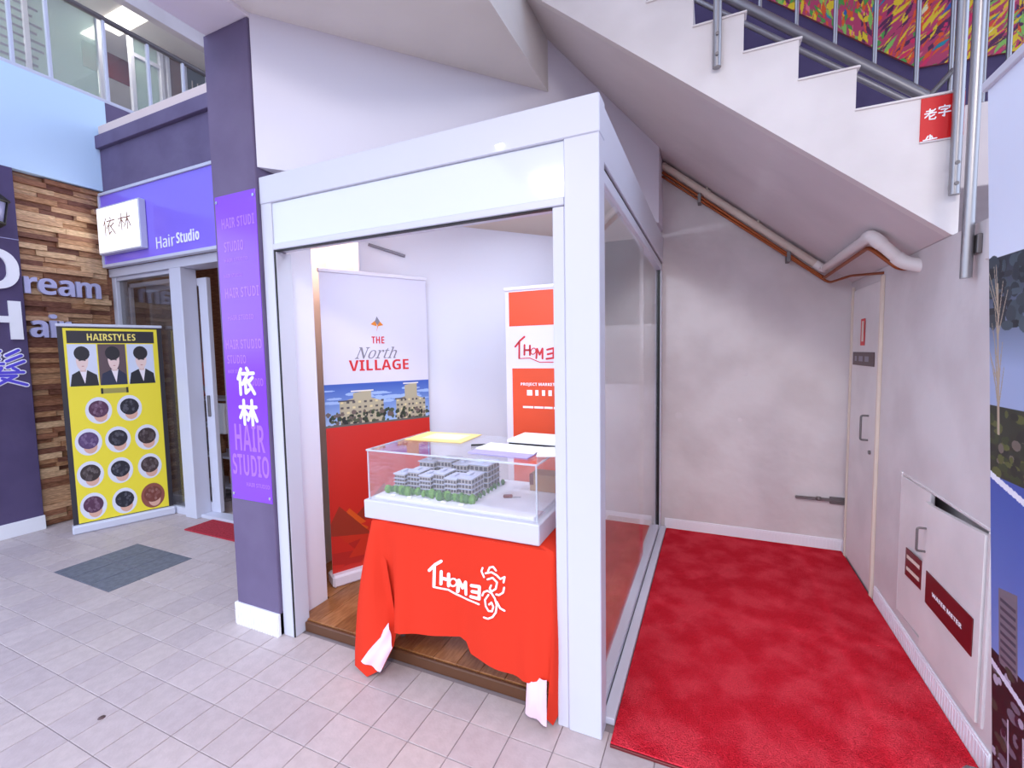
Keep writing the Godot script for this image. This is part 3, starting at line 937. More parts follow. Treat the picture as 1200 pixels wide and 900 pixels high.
	area("lamp_light", lamp, Vector3(-2.30, 2.385, -2.15), Vector3.DOWN, Vector2(0.12, 0.12), 0.55, Color(1.0, 0.86, 0.78))

# ------------------------------------------------------------------ salon on the left
func timber(parent: Node, xf: Transform3D, w: float, y0: float, y1: float, rowh: float) -> void:
	var y := y0
	var r := 0
	while y < y1 - 0.01:
		var h: float = min(rowh * rng.randf_range(0.85, 1.15), y1 - y)
		var x := 0.0
		while x < w - 0.005:
			var L: float = rng.randf_range(0.12, 0.34)
			if w - x - L < 0.08: L = w - x
			var k := rng.randi_range(0, 4)
			box("timber_strip", Vector3(x + 0.0006, y + 0.0006, 0), Vector3(x + L - 0.0006, y + h - 0.0006, [0.008, 0.014, 0.022, 0.034, 0.046, 0.058][rng.randi_range(0, 5)]), M["timber%d" % k], parent, 0.0015, xf)
			x += L
		y += h
		r += 1

func build_salon() -> void:
	var G := glyphs()
	# timber clad wall
	var tw := mb()
	bx(tw, Vector3(-5.66, 0, -6.6), Vector3(-5.54, 3.15, -1.9), 0.0)
	var wt := obj("wall_timber", tw, M.timber2)
	struct(wt, "wall clad in uneven reclaimed timber strips beside the salon")
	timber(wt, Transform3D(Basis(Vector3(0, 0, -1), Vector3.UP, Vector3(1, 0, 0)), Vector3(-5.54, 0, -1.9)), 0.64, 0.0, 3.14, 0.047)
	# dark wall with the shop name
	var dw := mb()
	bx(dw, Vector3(-5.75, 0, -1.9), Vector3(-5.455, 3.14, -0.5), 0.003)
	var wd := obj("wall_dark", dw, M.purple_deep)
	struct(wd, "dark purple wall with white shop letters beside the timber wall")
	var sk := mb()
	bx(sk, Vector3(-5.47, 0, -1.905), Vector3(-5.440, 0.125, -0.5), 0.003)
	obj("skirting", sk, M.white, wd)
	box("joint_strip", Vector3(-5.458, 2.535, -1.9), Vector3(-5.452, 2.541, -0.5), M.letter_lilac, wd, 0.0)
	# letters
	var F := func(z: float, y: float, x: float) -> Transform3D: return frame(Vector3(x, y, z), Vector3(0, 0, -1))
	var n1 := thing("wall_letter", "big white letter D starting the word Dream on dark wall", "letter", Vector3(-5.455, 2.275, -1.745))
	letters(n1, "D", "bold", 0.27, 0.345, frame(Vector3.ZERO, Vector3(0, 0, -1)), M.letter_white, 0.02, "letter_face")
	var n2 := thing("wall_letter", "big white letter H on the dark purple wall", "letter", Vector3(-5.455, 1.85, -1.735))
	letters(n2, "H", "bold", 0.27, 0.325, frame(Vector3.ZERO, Vector3(0, 0, -1)), M.letter_white, 0.02, "letter_face")
	var n3 := thing("wall_character", "violet Chinese character with white outline on the dark wall", "letter", Vector3(-5.455, 1.45, -1.735))
	var ch0 := mb()
	strokes(ch0, G.fa, 0.040, frame(Vector3(0, -0.155, 0.14), Vector3(0, 0, -1)), Vector2(0.28, 0.31), Vector2.ZERO, 0.004)
	obj("outline", ch0, M.letter_white, n3)
	var ch := mb()
	strokes(ch, G.fa, 0.022, frame(Vector3(0, -0.155, 0.14), Vector3(0, 0, -1)), Vector2(0.28, 0.31), Vector2.ZERO, 0.008)
	obj("strokes", ch, M.letter_violet, n3)
	var words := [["r", -1.955, 2.165, 0.145, 0.085], ["e", -2.065, 2.165, 0.145, 0.125], ["a", -2.195, 2.165, 0.145, 0.115], ["m", -2.36, 2.165, 0.145, 0.185], ["a", -1.985, 1.785, 0.15, 0.12], ["i", -2.085, 1.815, 0.21, 0.05], ["r", -2.165, 1.785, 0.15, 0.085]]
	for w in words:
		var o := thing("cutout_letter", "lilac cutout letter %s of the word %s on timber wall" % [w[0], "Dream" if w[2] > 2.0 else "Hair"], "letter", Vector3(-5.512, w[2], w[1]), 0.0, "cutout letters on the timber wall")
		letters(o, w[0], "bold", w[4], w[3], frame(Vector3(0.02, 0, 0), Vector3(0, 0, -1)), M.letter_lilac, 0.03, "letter_face")
		box("stud", Vector3(-0.03, -0.01, -0.006), Vector3(0.025, 0.01, 0.006), M.dull_metal, o, 0.0)
	# wall lantern
	var ln := thing("wall_lantern", "dark metal wall lantern with frosted glass on the dark wall", "lantern", Vector3(-5.455, 2.72, -1.715))
	var l1 := mb()
	lathe(l1, [Vector2(0.0, 0.17), Vector2(0.03, 0.16), Vector2(0.105, 0.09), Vector2(0.11, 0.075), Vector2(0.0, 0.075)], Vector3(0.13, 0, 0), 6)
	obj("cap", l1, M.black, ln)
	var l2 := mb()
	lathe(l2, [Vector2(0.0, -0.09), Vector2(0.06, -0.09), Vector2(0.085, 0.07), Vector2(0.0, 0.07)], Vector3(0.13, 0, 0), 6)
	obj("lantern_glass", l2, M.letter_lilac, ln)
	var l3 := mb()
	lathe(l3, [Vector2(0.0, -0.16), Vector2(0.02, -0.15), Vector2(0.07, -0.11), Vector2(0.075, -0.09), Vector2(0.0, -0.09)], Vector3(0.13, 0, 0), 6)
	for k in 6:
		var a := TAU * k / 6
		tube(l3, [Vector3(0.13 + cos(a) * 0.064, -0.095, sin(a) * 0.064), Vector3(0.13 + cos(a) * 0.09, 0.078, sin(a) * 0.09)], 0.007, 6)
	bx(l3, Vector3(0.0, -0.03, -0.03), Vector3(0.05, 0.05, 0.03), 0.004)
	obj("lantern_frame", l3, M.black, ln)
	# pale blue wall above
	box("wall_upper_left", Vector3(-5.70, 3.14, -2.60), Vector3(-5.46, 4.01, 1.2), M.blue_wall, null, 0.002)
	struct(get_node("wall_upper_left"), "pale blue upper wall above the timber cladding")
	box("wall_upper_purple", Vector3(-5.70, 3.14, -6.6), Vector3(-5.47, 4.01, -2.602), M.purple, null, 0.0)
	struct(get_node("wall_upper_purple"), "purple parapet wall behind the salon coping")
	# facade beam
	var fb := box("trim_1", Vector3(-5.60, 3.11, -2.66), Vector3(-2.30, 3.53, -2.53), M.purple)
	struct(fb, "purple facade beam above the salon sign")
	box("ledge", Vector3(-5.60, 3.53, -2.70), Vector3(-2.30, 3.65, -2.495), M.purple, fb, 0.004)
	box("coping", Vector3(-5.42, 3.65, -2.95), Vector3(-2.30, 3.735, -2.51), M.coping, fb, 0.004)
	box("wall_salon_roof", Vector3(-5.54, 3.53, -6.6), Vector3(-2.30, 3.65, -2.70), M.purple, null, 0.0)
	struct(get_node("wall_salon_roof"), "flat roof over the hair salon")
	# sign panel
	var sp := thing("salon_sign", "glossy violet Hair Studio sign panel with white frame over the salon door", "sign", Vector3(0, 0, -2.53))
	box("panel", Vector3(-5.475, 2.43, -0.02), Vector3(-2.32, 3.085, 0.022), M.sign_purple, sp, 0.001)
	var sf := mb()
	bx(sf, Vector3(-5.50, 3.085, -0.02), Vector3(-2.31, 3.112, 0.035), 0.002)
	bx(sf, Vector3(-5.50, 2.402, -0.02), Vector3(-2.31, 2.43, 0.035), 0.002)
	bx(sf, Vector3(-5.50, 2.43, -0.02), Vector3(-5.475, 3.085, 0.035), 0.002)
	obj("sign_frame", sf, M.frame_white, sp)
	letters(sp, "Hair", "sans", 0.27, 0.105, frame(Vector3(-4.475, 2.545, 0.023), Vector3.RIGHT), M.letter_white, 0.004)
	letters(sp, "Studio", "bold", 0.315, 0.10, frame(Vector3(-4.155, 2.555, 0.023), Vector3.RIGHT), M.letter_white, 0.004)
	var lb := thing("light_box", "square glowing white light box on the violet salon sign", "sign", Vector3(-5.085, 2.73, -2.505))
	box("case", Vector3(-0.35, -0.22, 0.0), Vector3(0.35, 0.22, 0.055), M.frame_white, lb, 0.004)
	box("lit_face", Vector3(-0.335, -0.205, 0.054), Vector3(0.335, 0.205, 0.060), M.lit_white, lb, 0.001)
	var lg := mb()
	var lx := frame(Vector3(0, 0, 0.0602), Vector3.RIGHT)
	strokes(lg, G.yi, 0.009, lx, Vector2(0.20, 0.17), Vector2(-0.235, -0.06), 0.001)
	strokes(lg, G.lin, 0.009, lx, Vector2(0.20, 0.16), Vector2(0.02, -0.04), 0.001)
	obj("lettering", lg, mat("sign_brown", Color(0.55, 0.36, 0.28), 0.5), lb)
	area("box_light", lb, Vector3(-5.085, 2.73, -2.435), Vector3(0, 0, 1), Vector2(0.66, 0.40), 0.25, Color(1, 1, 0.97))
	# soffit under the sign and shopfront frame
	var hd := mb()
	bx(hd, Vector3(-5.54, 2.32, -2.74), Vector3(-2.30, 2.402, -2.56), 0.003)
	var hb := obj("trim_2", hd, M.frame_white)
	struct(hb, "white head frame over the salon glass front")
	var wn := Node3D.new()
	wn.name = "window_1"
	add_child(wn)
	struct(wn, "white framed fixed glass pane of the salon front")
	var wf := mb()
	bx(wf, Vector3(-5.54, 0.0, -2.68), Vector3(-5.47, 2.32, -2.58), 0.003)
	bx(wf, Vector3(-5.47, 2.285, -2.67), Vector3(-4.555, 2.32, -2.59), 0.003)
	bx(wf, Vector3(-5.47, 0.0, -2.67), Vector3(-4.555, 0.07, -2.59), 0.003)
	bx(wf, Vector3(-4.555, 0.0, -2.70), Vector3(-4.39, 2.32, -2.56), 0.004)
	obj("window_frame", wf, M.frame_white, wn)
	var wf2 := mb()
	bx(wf2, Vector3(-5.36, 0.07, -2.655), Vector3(-5.32, 2.25, -2.625), 0.003)
	bx(wf2, Vector3(-5.36, 2.21, -2.655), Vector3(-4.60, 2.25, -2.625), 0.003)
	obj("inner_sash", wf2, M.frame_white, wn)
	box("glass_pane", Vector3(-5.47, 0.07, -2.620), Vector3(-4.555, 2.285, -2.612), mat("glass_tinted", Color(0.30, 0.28, 0.27, 0.25), 0.0, 0.0, {"transparency": BaseMaterial3D.TRANSPARENCY_ALPHA}), wn, 0.0)
	var d2 := Node3D.new()
	d2.name = "door_2"
	add_child(d2)
	struct(d2, "white framed sliding glass salon door standing half open")
	var df := mb()
	bx(df, Vector3(-4.37, 0.03, -2.74), Vector3(-4.255, 2.24, -2.70), 0.003)
	bx(df, Vector3(-5.2, 2.17, -2.74), Vector3(-4.37, 2.24, -2.70), 0.003)
	bx(df, Vector3(-5.2, 0.03, -2.74), Vector3(-4.37, 0.12, -2.70), 0.003)
	obj("door_stile", df, M.frame_white, d2)
	box("glass_pane", Vector3(-5.2, 0.12, -2.724), Vector3(-4.37, 2.17, -2.716), M.glass, d2, 0.0)
	var dh := mb()
	bx(dh, Vector3(-4.33, 0.95, -2.70), Vector3(-4.30, 1.15, -2.685), 0.003)
	obj("door_handle", dh, M.dull_metal, d2)
	box("sill", Vector3(-4.39, 0.0, -2.72), Vector3(-2.5, 0.03, -2.60), M.frame_white, d2, 0.003)
	# mat at the door
	var dm := mb()
	prism(dm, PackedVector2Array([Vector2(-4.22, -2.34), Vector2(-3.05, -2.36), Vector2(-3.05, -2.98), Vector2(-4.32, -2.95)]), 0.012, Transform3D(Basis(Vector3.RIGHT, Vector3(0, 0, 1), Vector3.UP), Vector3(0, 0.03, 0)))
	var mt := mb()
	bx(mt, Vector3(-4.21, 0.0, -2.595), Vector3(-3.02, 0.012, -2.345), 0.004)
	tag(obj("door_mat", mt, M.doormat), "faded red door mat in front of the salon entrance", "mat")
	# salon interior
	var fi := box("floor_salon", Vector3(-5.54, -0.003, -6.6), Vector3(-2.5, 0.004, -2.72), M.tile2, null, 0.0)
	struct(fi, "pale tiled floor inside the hair salon")
	var bw := mb()
	bx(bw, Vector3(-5.54, 0, -5.1), Vector3(-2.4, 3.53, -5.0), 0.0)
	bx(bw, Vector3(-2.5, 0, -5.0), Vector3(-2.4, 3.53, -2.74), 0.0)
	var wbk := obj("wall_salon", bw, M.timber0)
	struct(wbk, "timber strip wall at the back of the salon")
	timber(wbk, Transform3D(Basis.IDENTITY, Vector3(-5.54, 0, -5.0)), 1.6, 0.0, 2.9, 0.11)
	box("ceiling_salon", Vector3(-5.54, 2.95, -5.0), Vector3(-2.5, 3.0, -2.68), M.ceiling_white, null, 0.0)
	struct(get_node("ceiling_salon"), "white ceiling inside the hair salon")
	var cl := thing("salon_lamp", "unseen flat white ceiling lamp, lights the salon interior", "lamp", Vector3(-4.3, 2.95, -3.9))  # unseen lamp, placed to light the salon interior faintly
	box("diffuser", Vector3(-0.3, -0.03, -0.3), Vector3(0.3, 0.0, 0.3), M.lit_white, cl, 0.005)
	area("lamp_light", cl, Vector3(-4.3, 2.90, -3.9), Vector3.DOWN, Vector2(0.55, 0.55), 0.06, Color(1.0, 0.90, 0.80))
	# shelving unit with bottles
	var sh := thing("salon_shelf", "white open shelving unit inside the salon doorway", "shelf", Vector3(-5.02, 0, -3.35))
	for yy in [0.06, 0.40, 0.74, 1.04]:
		box("shelf_board", Vector3(-0.45, yy - 0.012, -0.16), Vector3(0.45, yy + 0.012, 0.16), M.frame_white, sh, 0.003)
	for xx in [-0.45, 0.45]:
		for zz in [-0.15, 0.15]:
			var q := mb()
			tube(q, [Vector3(xx, 0.0, zz), Vector3(xx, 1.08, zz)], 0.012, 8)
			obj("upright", q, M.dull_metal, sh)
	var btl := [[-0.30, 0.072, 2], [-0.18, 0.072, 4], [0.02, 0.072, 2], [0.18, 0.072, 4], [-0.33, 0.412, 4], [-0.12, 0.412, 0], [0.10, 0.412, 4], [0.28, 0.412, 2], [-0.25, 0.752, 0], [-0.05, 0.752, 4], [0.2, 0.752, 2]]
	var shelfname := {0.072: "bottom", 0.412: "second", 0.752: "third"}
	for v in btl:
		var o := thing("product_bottle", "small dark salon product bottle on the %s shelf board" % shelfname[v[1]], "bottle", Vector3(-5.02 + v[0], v[1], -3.33), 0.0, "product bottles on the salon shelf")
		var q := mb()
		lathe(q, [Vector2(0.0, 0.0), Vector2(0.035, 0.0), Vector2(0.036, 0.13), Vector2(0.014, 0.16), Vector2(0.014, 0.19), Vector2(0.0, 0.19)], Vector3.ZERO, 10)
		obj("bottle_body", q, M["timber%d" % v[2]] if v[2] != 4 else M.black, o)
	# curved stand with a white towel
	var cs := thing("towel_stand", "thin curved grey stand with a white towel in the salon doorway", "stand", Vector3(-4.80, 0.004, -3.05))
	var pth := []
	for k in 14:
		var t := k / 13.0
		pth.append(Vector3(-0.42 + 0.50 * sin(t * PI * 0.5), 1.38 - 1.36 * t * t * 0.9 - 0.12 * t, 0.0))
	pth[13].y = 0.0
	var q2 := mb()
	tube(q2, pth, 0.010, 8)
	obj("curved_pole", q2, M.steel, cs)
	var q3 := mb()
	lathe(q3, [Vector2(0.0, 0.0), Vector2(0.16, 0.0), Vector2(0.16, 0.012), Vector2(0.0, 0.016)], Vector3(0.05, 0, 0), 14)
	obj("foot_plate", q3, M.dull_metal, cs)
	var tw2 := mb()
	bx(tw2, Vector3(-0.02, 0.70, -0.03), Vector3(0.18, 1.02, 0.03), 0.02)
	obj("towel", tw2, M.paper, cs)
	# poster inside, orange
	var po := thing("salon_poster", "small orange hair poster seen through the salon window", "poster", Vector3(-5.50, 1.25, -3.3))
	box("print", Vector3(0.0, -0.2, -0.16), Vector3(0.01, 0.2, 0.16), M.banner_orange, po, 0.001)
	# poster on the pillar
	var pp := thing("pillar_poster", "tall purple hair studio poster with white Chinese characters on the pillar", "poster", Vector3(-2.42, 0.725, -1.612))
	box("sheet", Vector3(0.0, 0.0, 0.0), Vector3(0.312, 1.62, 0.004), M.poster_purple, pp, 0.001)
	var PF := func(x: float, y: float) -> Transform3D: return frame(Vector3(x, y, 0.0042), Vector3.RIGHT)
	letters(pp, "HAIR", "bold", 0.235, 0.145, PF.call(0.165, 0.345), M.poster_light, 0.001)
	letters(pp, "STUDIO", "bold", 0.285, 0.115, PF.call(0.160, 0.195), M.poster_light, 0.001)
	for v in [[0.21, 0.09, 0.18, 0.022], [0.20, 0.055, 0.0, 0.0]]:
		if v[2] > 0: letters(pp, "HAIR STUDIO", "bold", v[2], v[3], PF.call(v[0], v[1]), M.poster_light, 0.001)
	for v in [["HAIR STUDI", 0.17, 1.475, 0.25, 0.052], ["STUDIO", 0.13, 1.355, 0.15, 0.052], ["HAIR STUDIO", 0.14, 1.285, 0.18, 0.018], ["HAIR STUDIO", 0.11, 1.205, 0.14, 0.018], ["HAIR STUDI", 0.17, 1.115, 0.26, 0.052], ["HAIR STUDIO", 0.15, 0.985, 0.2, 0.026], ["HAIR STUDIO", 0.16, 0.845, 0.28, 0.05], ["STUDIO", 0.10, 0.765, 0.15, 0.045], ["HAIR STUDIO", 0.09, 0.70, 0.13, 0.018], ["STUDIO", 0.23, 0.645, 0.13, 0.04]]:
		letters(pp, v[0], "bold", v[3], v[4], PF.call(v[1], v[2]), M.poster_light, 0.0008)
	var pc := mb()
	strokes(pc, G.yi, 0.019, PF.call(0.095, 0.575), Vector2(0.135, 0.145), Vector2.ZERO, 0.002)
	strokes(pc, G.lin, 0.019, PF.call(0.10, 0.415), Vector2(0.135, 0.135), Vector2.ZERO, 0.002)
	obj("characters", pc, M.letter_white, pp)
	var sc := mb()
	for p in [Vector3(0.015, 0.03, 0.004), Vector3(0.298, 0.03, 0.004), Vector3(0.015, 1.59, 0.004), Vector3(0.298, 1.59, 0.004)]:
		tube(sc, [p, p + Vector3(0, 0, 0.004)], 0.008, 8)
	obj("screw", sc, M.chrome, pp)

# ------------------------------------------------------------------ upper level, far left
func build_upper_level() -> void:
	var fl := mb()
	bx(fl, Vector3(-9.5, 3.85, -6.6), Vector3(-5.55, 4.0, 1.2), 0.0)
	struct(obj("floor_upper", fl, M.ceiling), "grey floor slab of the upper walkway")
	var ce := mb()
	bx(ce, Vector3(-9.5, 5.62, -6.6), Vector3(-5.55, 5.7, 1.2), 0.0)
	var cu := obj("ceiling_upper", ce, M.ceiling)
	struct(cu, "grey ceiling of the upper walkway")
	var bh := box("wall_upper_bulkhead", Vector3(-5.56, 5.105, -6.6), Vector3(-5.46, 6.6, 1.2), M.soffit, null, 0.003)
	struct(bh, "grey bulkhead above the upper walkway opening")
	# balustrade
	var bl := thing("glass_balustrade", "glass balustrade with dark handrail on the upper walkway", "balustrade", Vector3(-5.5, 4.01, 0))
	var r := mb()
	tube(r, [Vector3(0, 0.82, -6.0), Vector3(0, 0.82, 1.2)], 0.026, 12)
	obj("handrail", r, M.dull_metal, bl)
	box("base_rail", Vector3(-0.03, 0.0, -6.0), Vector3(0.03, 0.035, 1.2), M.frame_white, bl, 0.004)
	var zs := [-1.0, -1.49, -1.98, -2.225, -2.65, -3.03, -3.38, -3.80, -4.3]
	for i in zs.size():
		box("post", Vector3(-0.018, 0.03, zs[i] - 0.012), Vector3(0.018, 0.80, zs[i] + 0.012), M.frame_white, bl, 0.003)
		if i > 0:
			box("glass_panel", Vector3(-0.006, 0.05, zs[i] + 0.015), Vector3(0.004, 0.78, zs[i - 1] - 0.015), M.glass, bl, 0.0)
	# shop fronts behind
	var sf := thing("upper_shopfront", "upstairs shop front with frosted panes and white frames", "shopfront", Vector3(-6.8, 4.0, 0))
	for p in [[-1.0, -1.75], [-1.8, -2.55], [-2.6, -3.20], [-3.58, -3.86]]:
		box("frosted_pane", Vector3(-0.02, 0.05, p[1]), Vector3(0.0, 1.6, p[0]), M.glass_green, sf, 0.0)
	for z in [-0.98, -1.775, -2.575, -3.225, -3.56, -3.90, -3.98, -4.20, -4.5]:
		box("mullion", Vector3(-0.035, 0.0, z - 0.022), Vector3(0.025, 1.62, z + 0.022), M.frame_white, sf, 0.003)
	box("transom", Vector3(-0.03, 1.35, -3.90), Vector3(0.02, 1.40, -3.56), M.frame_white, sf, 0.003)
	box("brown_panel", Vector3(-0.02, 0.0, -4.18), Vector3(0.0, 1.62, -4.0), M.timber4, sf, 0.0)
	box("rail", Vector3(-0.02, 0.86, -4.5), Vector3(0.03, 0.90, -3.98), M.frame_white, sf, 0.003)
	var lines := mb()
	for k in 9:
		bx(lines, Vector3(0.001, 1.30 - k * 0.085, -2.28 - rng.randf() * 0.1 - 0.35), Vector3(0.003, 1.325 - k * 0.085, -1.95), 0.0)
	for k in 4:
		bx(lines, Vector3(0.001, 0.30, -2.05 - k * 0.13 - 0.08), Vector3(0.003, 0.40, -2.05 - k * 0.13), 0.0)
	obj("window_print", lines, M.grey_text, sf)
	var ds := thing("upper_sign", "dark upstairs shop sign with pale lettering beside the pillar", "sign", Vector3(-6.8, 5.2, -4.36))
	box("panel", Vector3(-0.02, -1.1, -0.42), Vector3(0.01, 0.4, 0.13), M.black, ds, 0.002)
	var dl := mb()
	for k in 5: bx(dl, Vector3(0.01, -0.05 + 0.02 * k, 0.06 - k * 0.075), Vector3(0.013, 0.22, 0.075 - k * 0.075), 0.0)
	obj("lettering", dl, M.beige_trim, ds)
	var rd := thing("red_blind", "dark red blind in the upstairs shop doorway", "blind", Vector3(-7.4, 5.05, -3.6))
	box("blind", Vector3(0, 0.2, -0.3), Vector3(0.02, 0.52, 0.28), M.maroon, rd, 0.002)
	var bw := mb()
	bx(bw, Vector3(-9.5, 4.0, -6.6), Vector3(-9.4, 5.62, 1.2), 0.0)
	bx(bw, Vector3(-9.5, 4.0, -6.6), Vector3(-5.6, 5.62, -6.5), 0.0)
	struct(obj("wall_upper_shop", bw, M.white_wall), "pale wall inside the upstairs shop")
	# ceiling lamps; the long one over the walkway is out of view
	for p in [[-6.3, -6.95, -3.27, -3.52], [-8.0, -8.7, -2.2, -2.7], [-6.3, -6.6, -1.2, -2.3]]:
		var lp := thing("ceiling_panel_lamp", ["bright white ceiling lamp above the upstairs glass door", "ceiling lamp inside the upstairs shop", "unseen long ceiling lamp, lights the upstairs walkway"][[-6.95, -8.7, -6.6].find(p[1])], "lamp", Vector3((p[0] + p[1]) / 2, 5.62, (p[2] + p[3]) / 2))
		var hx: float = absf(p[0] - p[1]) / 2
		var hz: float = absf(p[2] - p[3]) / 2
		box("diffuser", Vector3(-hx, -0.02, -hz), Vector3(hx, 0.0, hz), M.troffer, lp, 0.003)
		area("lamp_light", lp, lp.position + Vector3(0, -0.03, 0), Vector3.DOWN, Vector2(hx * 2, hz * 2), 1.2, Color(1.0, 0.98, 0.93))

# ------------------------------------------------------------------ wall behind the stairs with the mural
func build_stair_wall() -> void:
	var w := mb()
	bx(w, Vector3(-2.3, 3.2, -4.75), Vector3(5.0, 6.5, -4.6), 0.0)
	var wp := obj("wall_stair", w, M.purple_deep)
	struct(wp, "dark purple wall behind the stair")
	var lo := mb()
	bx(lo, Vector3(-0.9, 0.0, -4.75), Vector3(5.0, 3.2, -4.6), 0.0)
	struct(obj("wall_stair_lower", lo, M.paint), "pale lower wall behind the stair landing")
	# mural print
	var im := pic(1024, 640, Color(0.75, 0.25, 0.4))
	var cols := [Color(0.93, 0.80, 0.15), Color(0.92, 0.35, 0.13), Color(0.88, 0.16, 0.38), Color(0.30, 0.62, 0.25), Color(0.15, 0.38, 0.68), Color(0.35, 0.13, 0.30), Color(0.95, 0.45, 0.55), Color(0.55, 0.78, 0.35), Color(0.10, 0.55, 0.62), Color(0.95, 0.90, 0.70)]
	var zones := [[3, 7, 8, 3], [0, 1, 0, 2], [2, 1, 6, 5], [3, 7, 0, 1], [1, 2, 0, 5], [0, 7, 5, 0], [6, 2, 3, 4], [4, 8, 2, 0]]
	for k in 9000:
		var x := rng.randf_range(0, 1024)
		var y := rng.randf_range(0, 640)
		var zn: Array = zones[clampi(int(x / 128.0 + rng.randf_range(-0.4, 0.4)), 0, 7)]
		var c: Color = cols[zn[rng.randi_range(0, 3)]] if rng.randf() < 0.82 else cols[rng.randi_range(0, 9)]
		var a := rng.randf_range(-0.4, 0.4) + PI * 0.3 + (0.8 if int(x / 170.0) % 2 == 0 else 0.0)
		var L := rng.randf_range(8, 44)
		var wd := rng.randf_range(2, 8)
		var d := Vector2(cos(a), -sin(a))
		var n := Vector2(-d.y, d.x)
		var p := Vector2(x, y)
		if k % 9 == 0:
			iell(im, x, y, wd, wd, c)
		else:
			var q := [p - d * L * 0.5, p + n * wd * 0.5, p + d * L * 0.5, p - n * wd * 0.5]
			ipoly(im, [[q[0].x, q[0].y], [q[1].x, q[1].y], [q[2].x, q[2].y], [q[3].x, q[3].y]], c)
	var mu := thing("mural", "colourful abstract mural panel on the dark wall behind stair", "mural", Vector3(0, 0, -4.6))
	# outline follows the stair
	var poly := PackedVector2Array([Vector2(-1.3, 6.2), Vector2(-1.3, 5.75), Vector2(0.49, 4.36), Vector2(1.40, 3.62), Vector2(3.6, 3.50), Vector2(3.6, 6.2)])
	var st := mb()
	var idx := Geometry2D.triangulate_polygon(poly)
	for i in range(0, idx.size(), 3):
		var t := [poly[idx[i]], poly[idx[i + 1]], poly[idx[i + 2]]]
		if (t[1] - t[0]).cross(t[2] - t[0]) > 0: t = [t[0], t[2], t[1]]
		for p in t:
			st.set_uv(Vector2((p.x + 1.3) / 4.9, 1.0 - (p.y - 3.5) / 2.7))
			st.add_vertex(Vector3(p.x, p.y, 0.02))
	st.set_uv(Vector2.ZERO)
	for i in poly.size():
		var a := poly[i]
		var b := poly[(i + 1) % poly.size()]
		quad(st, Vector3(a.x, a.y, 0), Vector3(b.x, b.y, 0), Vector3(b.x, b.y, 0.02), Vector3(a.x, a.y, 0.02), Vector3(b.y - a.y, a.x - b.x, 0) * -1.0)
	var mm := StandardMaterial3D.new()
	mm.albedo_texture = ImageTexture.create_from_image(im)
	mm.roughness = 0.5
	obj("print", st, mm, mu)
	# small posters on the lower wall
	var p1 := thing("wall_notice", "yellow notice on the pale wall behind the landing", "poster", Vector3(1.95, 2.75, -4.6))
	box("sheet", Vector3(-0.08, -0.25, 0), Vector3(0.35, 0.28, 0.006), mat("notice_yellow", Color(0.90, 0.78, 0.10), 0.5), p1, 0.001)
	var p2 := thing("wall_notice", "red notice below the yellow one on the pale wall", "poster", Vector3(1.95, 2.33, -4.6))
	box("sheet", Vector3(-0.08, -0.15, 0), Vector3(0.35, 0.12, 0.006), M.red_sign, p2, 0.001)

# ------------------------------------------------------------------ table, cloth, display case
func cloth_z(x: float, y: float) -> float:
	var d: float = clampf((0.715 - y) / 0.5, 0.0, 1.0)
	return -1.640 + 0.018 * d + d * (0.013 * sin(x * 9.0 + 1.0) + 0.009 * sin(x * 23.0 + 2.0)) - 0.070 * d * exp(-pow((x + 1.372) / 0.028, 2.0)) + 0.02 * d * exp(-pow((x + 1.31) / 0.05, 2.0)) + 0.028 * d * exp(-pow((x + 0.665) / 0.045, 2.0)) - 0.012 * d * exp(-pow((x + 0.99) / 0.02, 2.0))

func logo() -> Array:
	# thick strokes, thin strokes; drawn in the photograph's proportions (y down)
	var thick := [[[195, 245], [260, 188], [322, 155]], [[252, 195], [246, 400]], [[322, 258], [318, 380]], [[395, 285], [393, 402]], [[320, 322], [394, 342]], [[478, 465], [490, 352], [524, 432], [562, 368], [560, 490]], [[622, 398], [706, 402], [702, 520], [612, 508]], [[628, 456], [702, 460]]]
	var thin := [[[240, 408], [390, 440], [520, 525], [700, 572]], [[755, 305], [730, 250], [742, 218]], [[770, 268], [830, 256], [880, 285], [912, 318], [952, 300], [942, 350]], [[795, 248], [812, 212], [845, 205], [872, 240]], [[790, 325], [840, 308], [882, 350], [870, 410], [830, 438], [812, 410], [826, 380]], [[948, 398], [938, 445], [900, 468], [875, 462]], [[738, 482], [752, 448], [790, 432], [830, 452], [862, 500], [880, 560], [872, 630], [840, 676], [795, 697], [752, 690]], [[800, 470], [765, 520], [772, 580], [800, 622], [835, 622], [848, 580], [830, 540], [806, 560]], [[880, 530], [912, 590], [952, 612]]]
	var ring := []
	for k in 13: ring.append([440 + 34 * cos(TAU * k / 12.0), 368 + 38 * sin(TAU * k / 12.0)])
	thin.append(ring)
	return [thick, thin]

# a softly bulging four-cornered sheet
func patch(st: SurfaceTool, a: Vector3, b: Vector3, c: Vector3, d: Vector3, bulge: Vector3) -> void:
	st.set_smooth_group(4)
	var N := 8
	for i in N:
		for j in N:
			var q := []
			for k in [[0, 0], [1, 0], [1, 1], [0, 1]]:
				var u := float(i + k[0]) / N
				var v := float(j + k[1]) / N
				q.append(a.lerp(b, u).lerp(d.lerp(c, u), v) + bulge * sin(u * PI) * sin(v * PI) + bulge * 0.3 * sin(u * 9.0))
			quad(st, q[0], q[1], q[2], q[3], Vector3(0, 0, 1))
	st.set_smooth_group(-1)

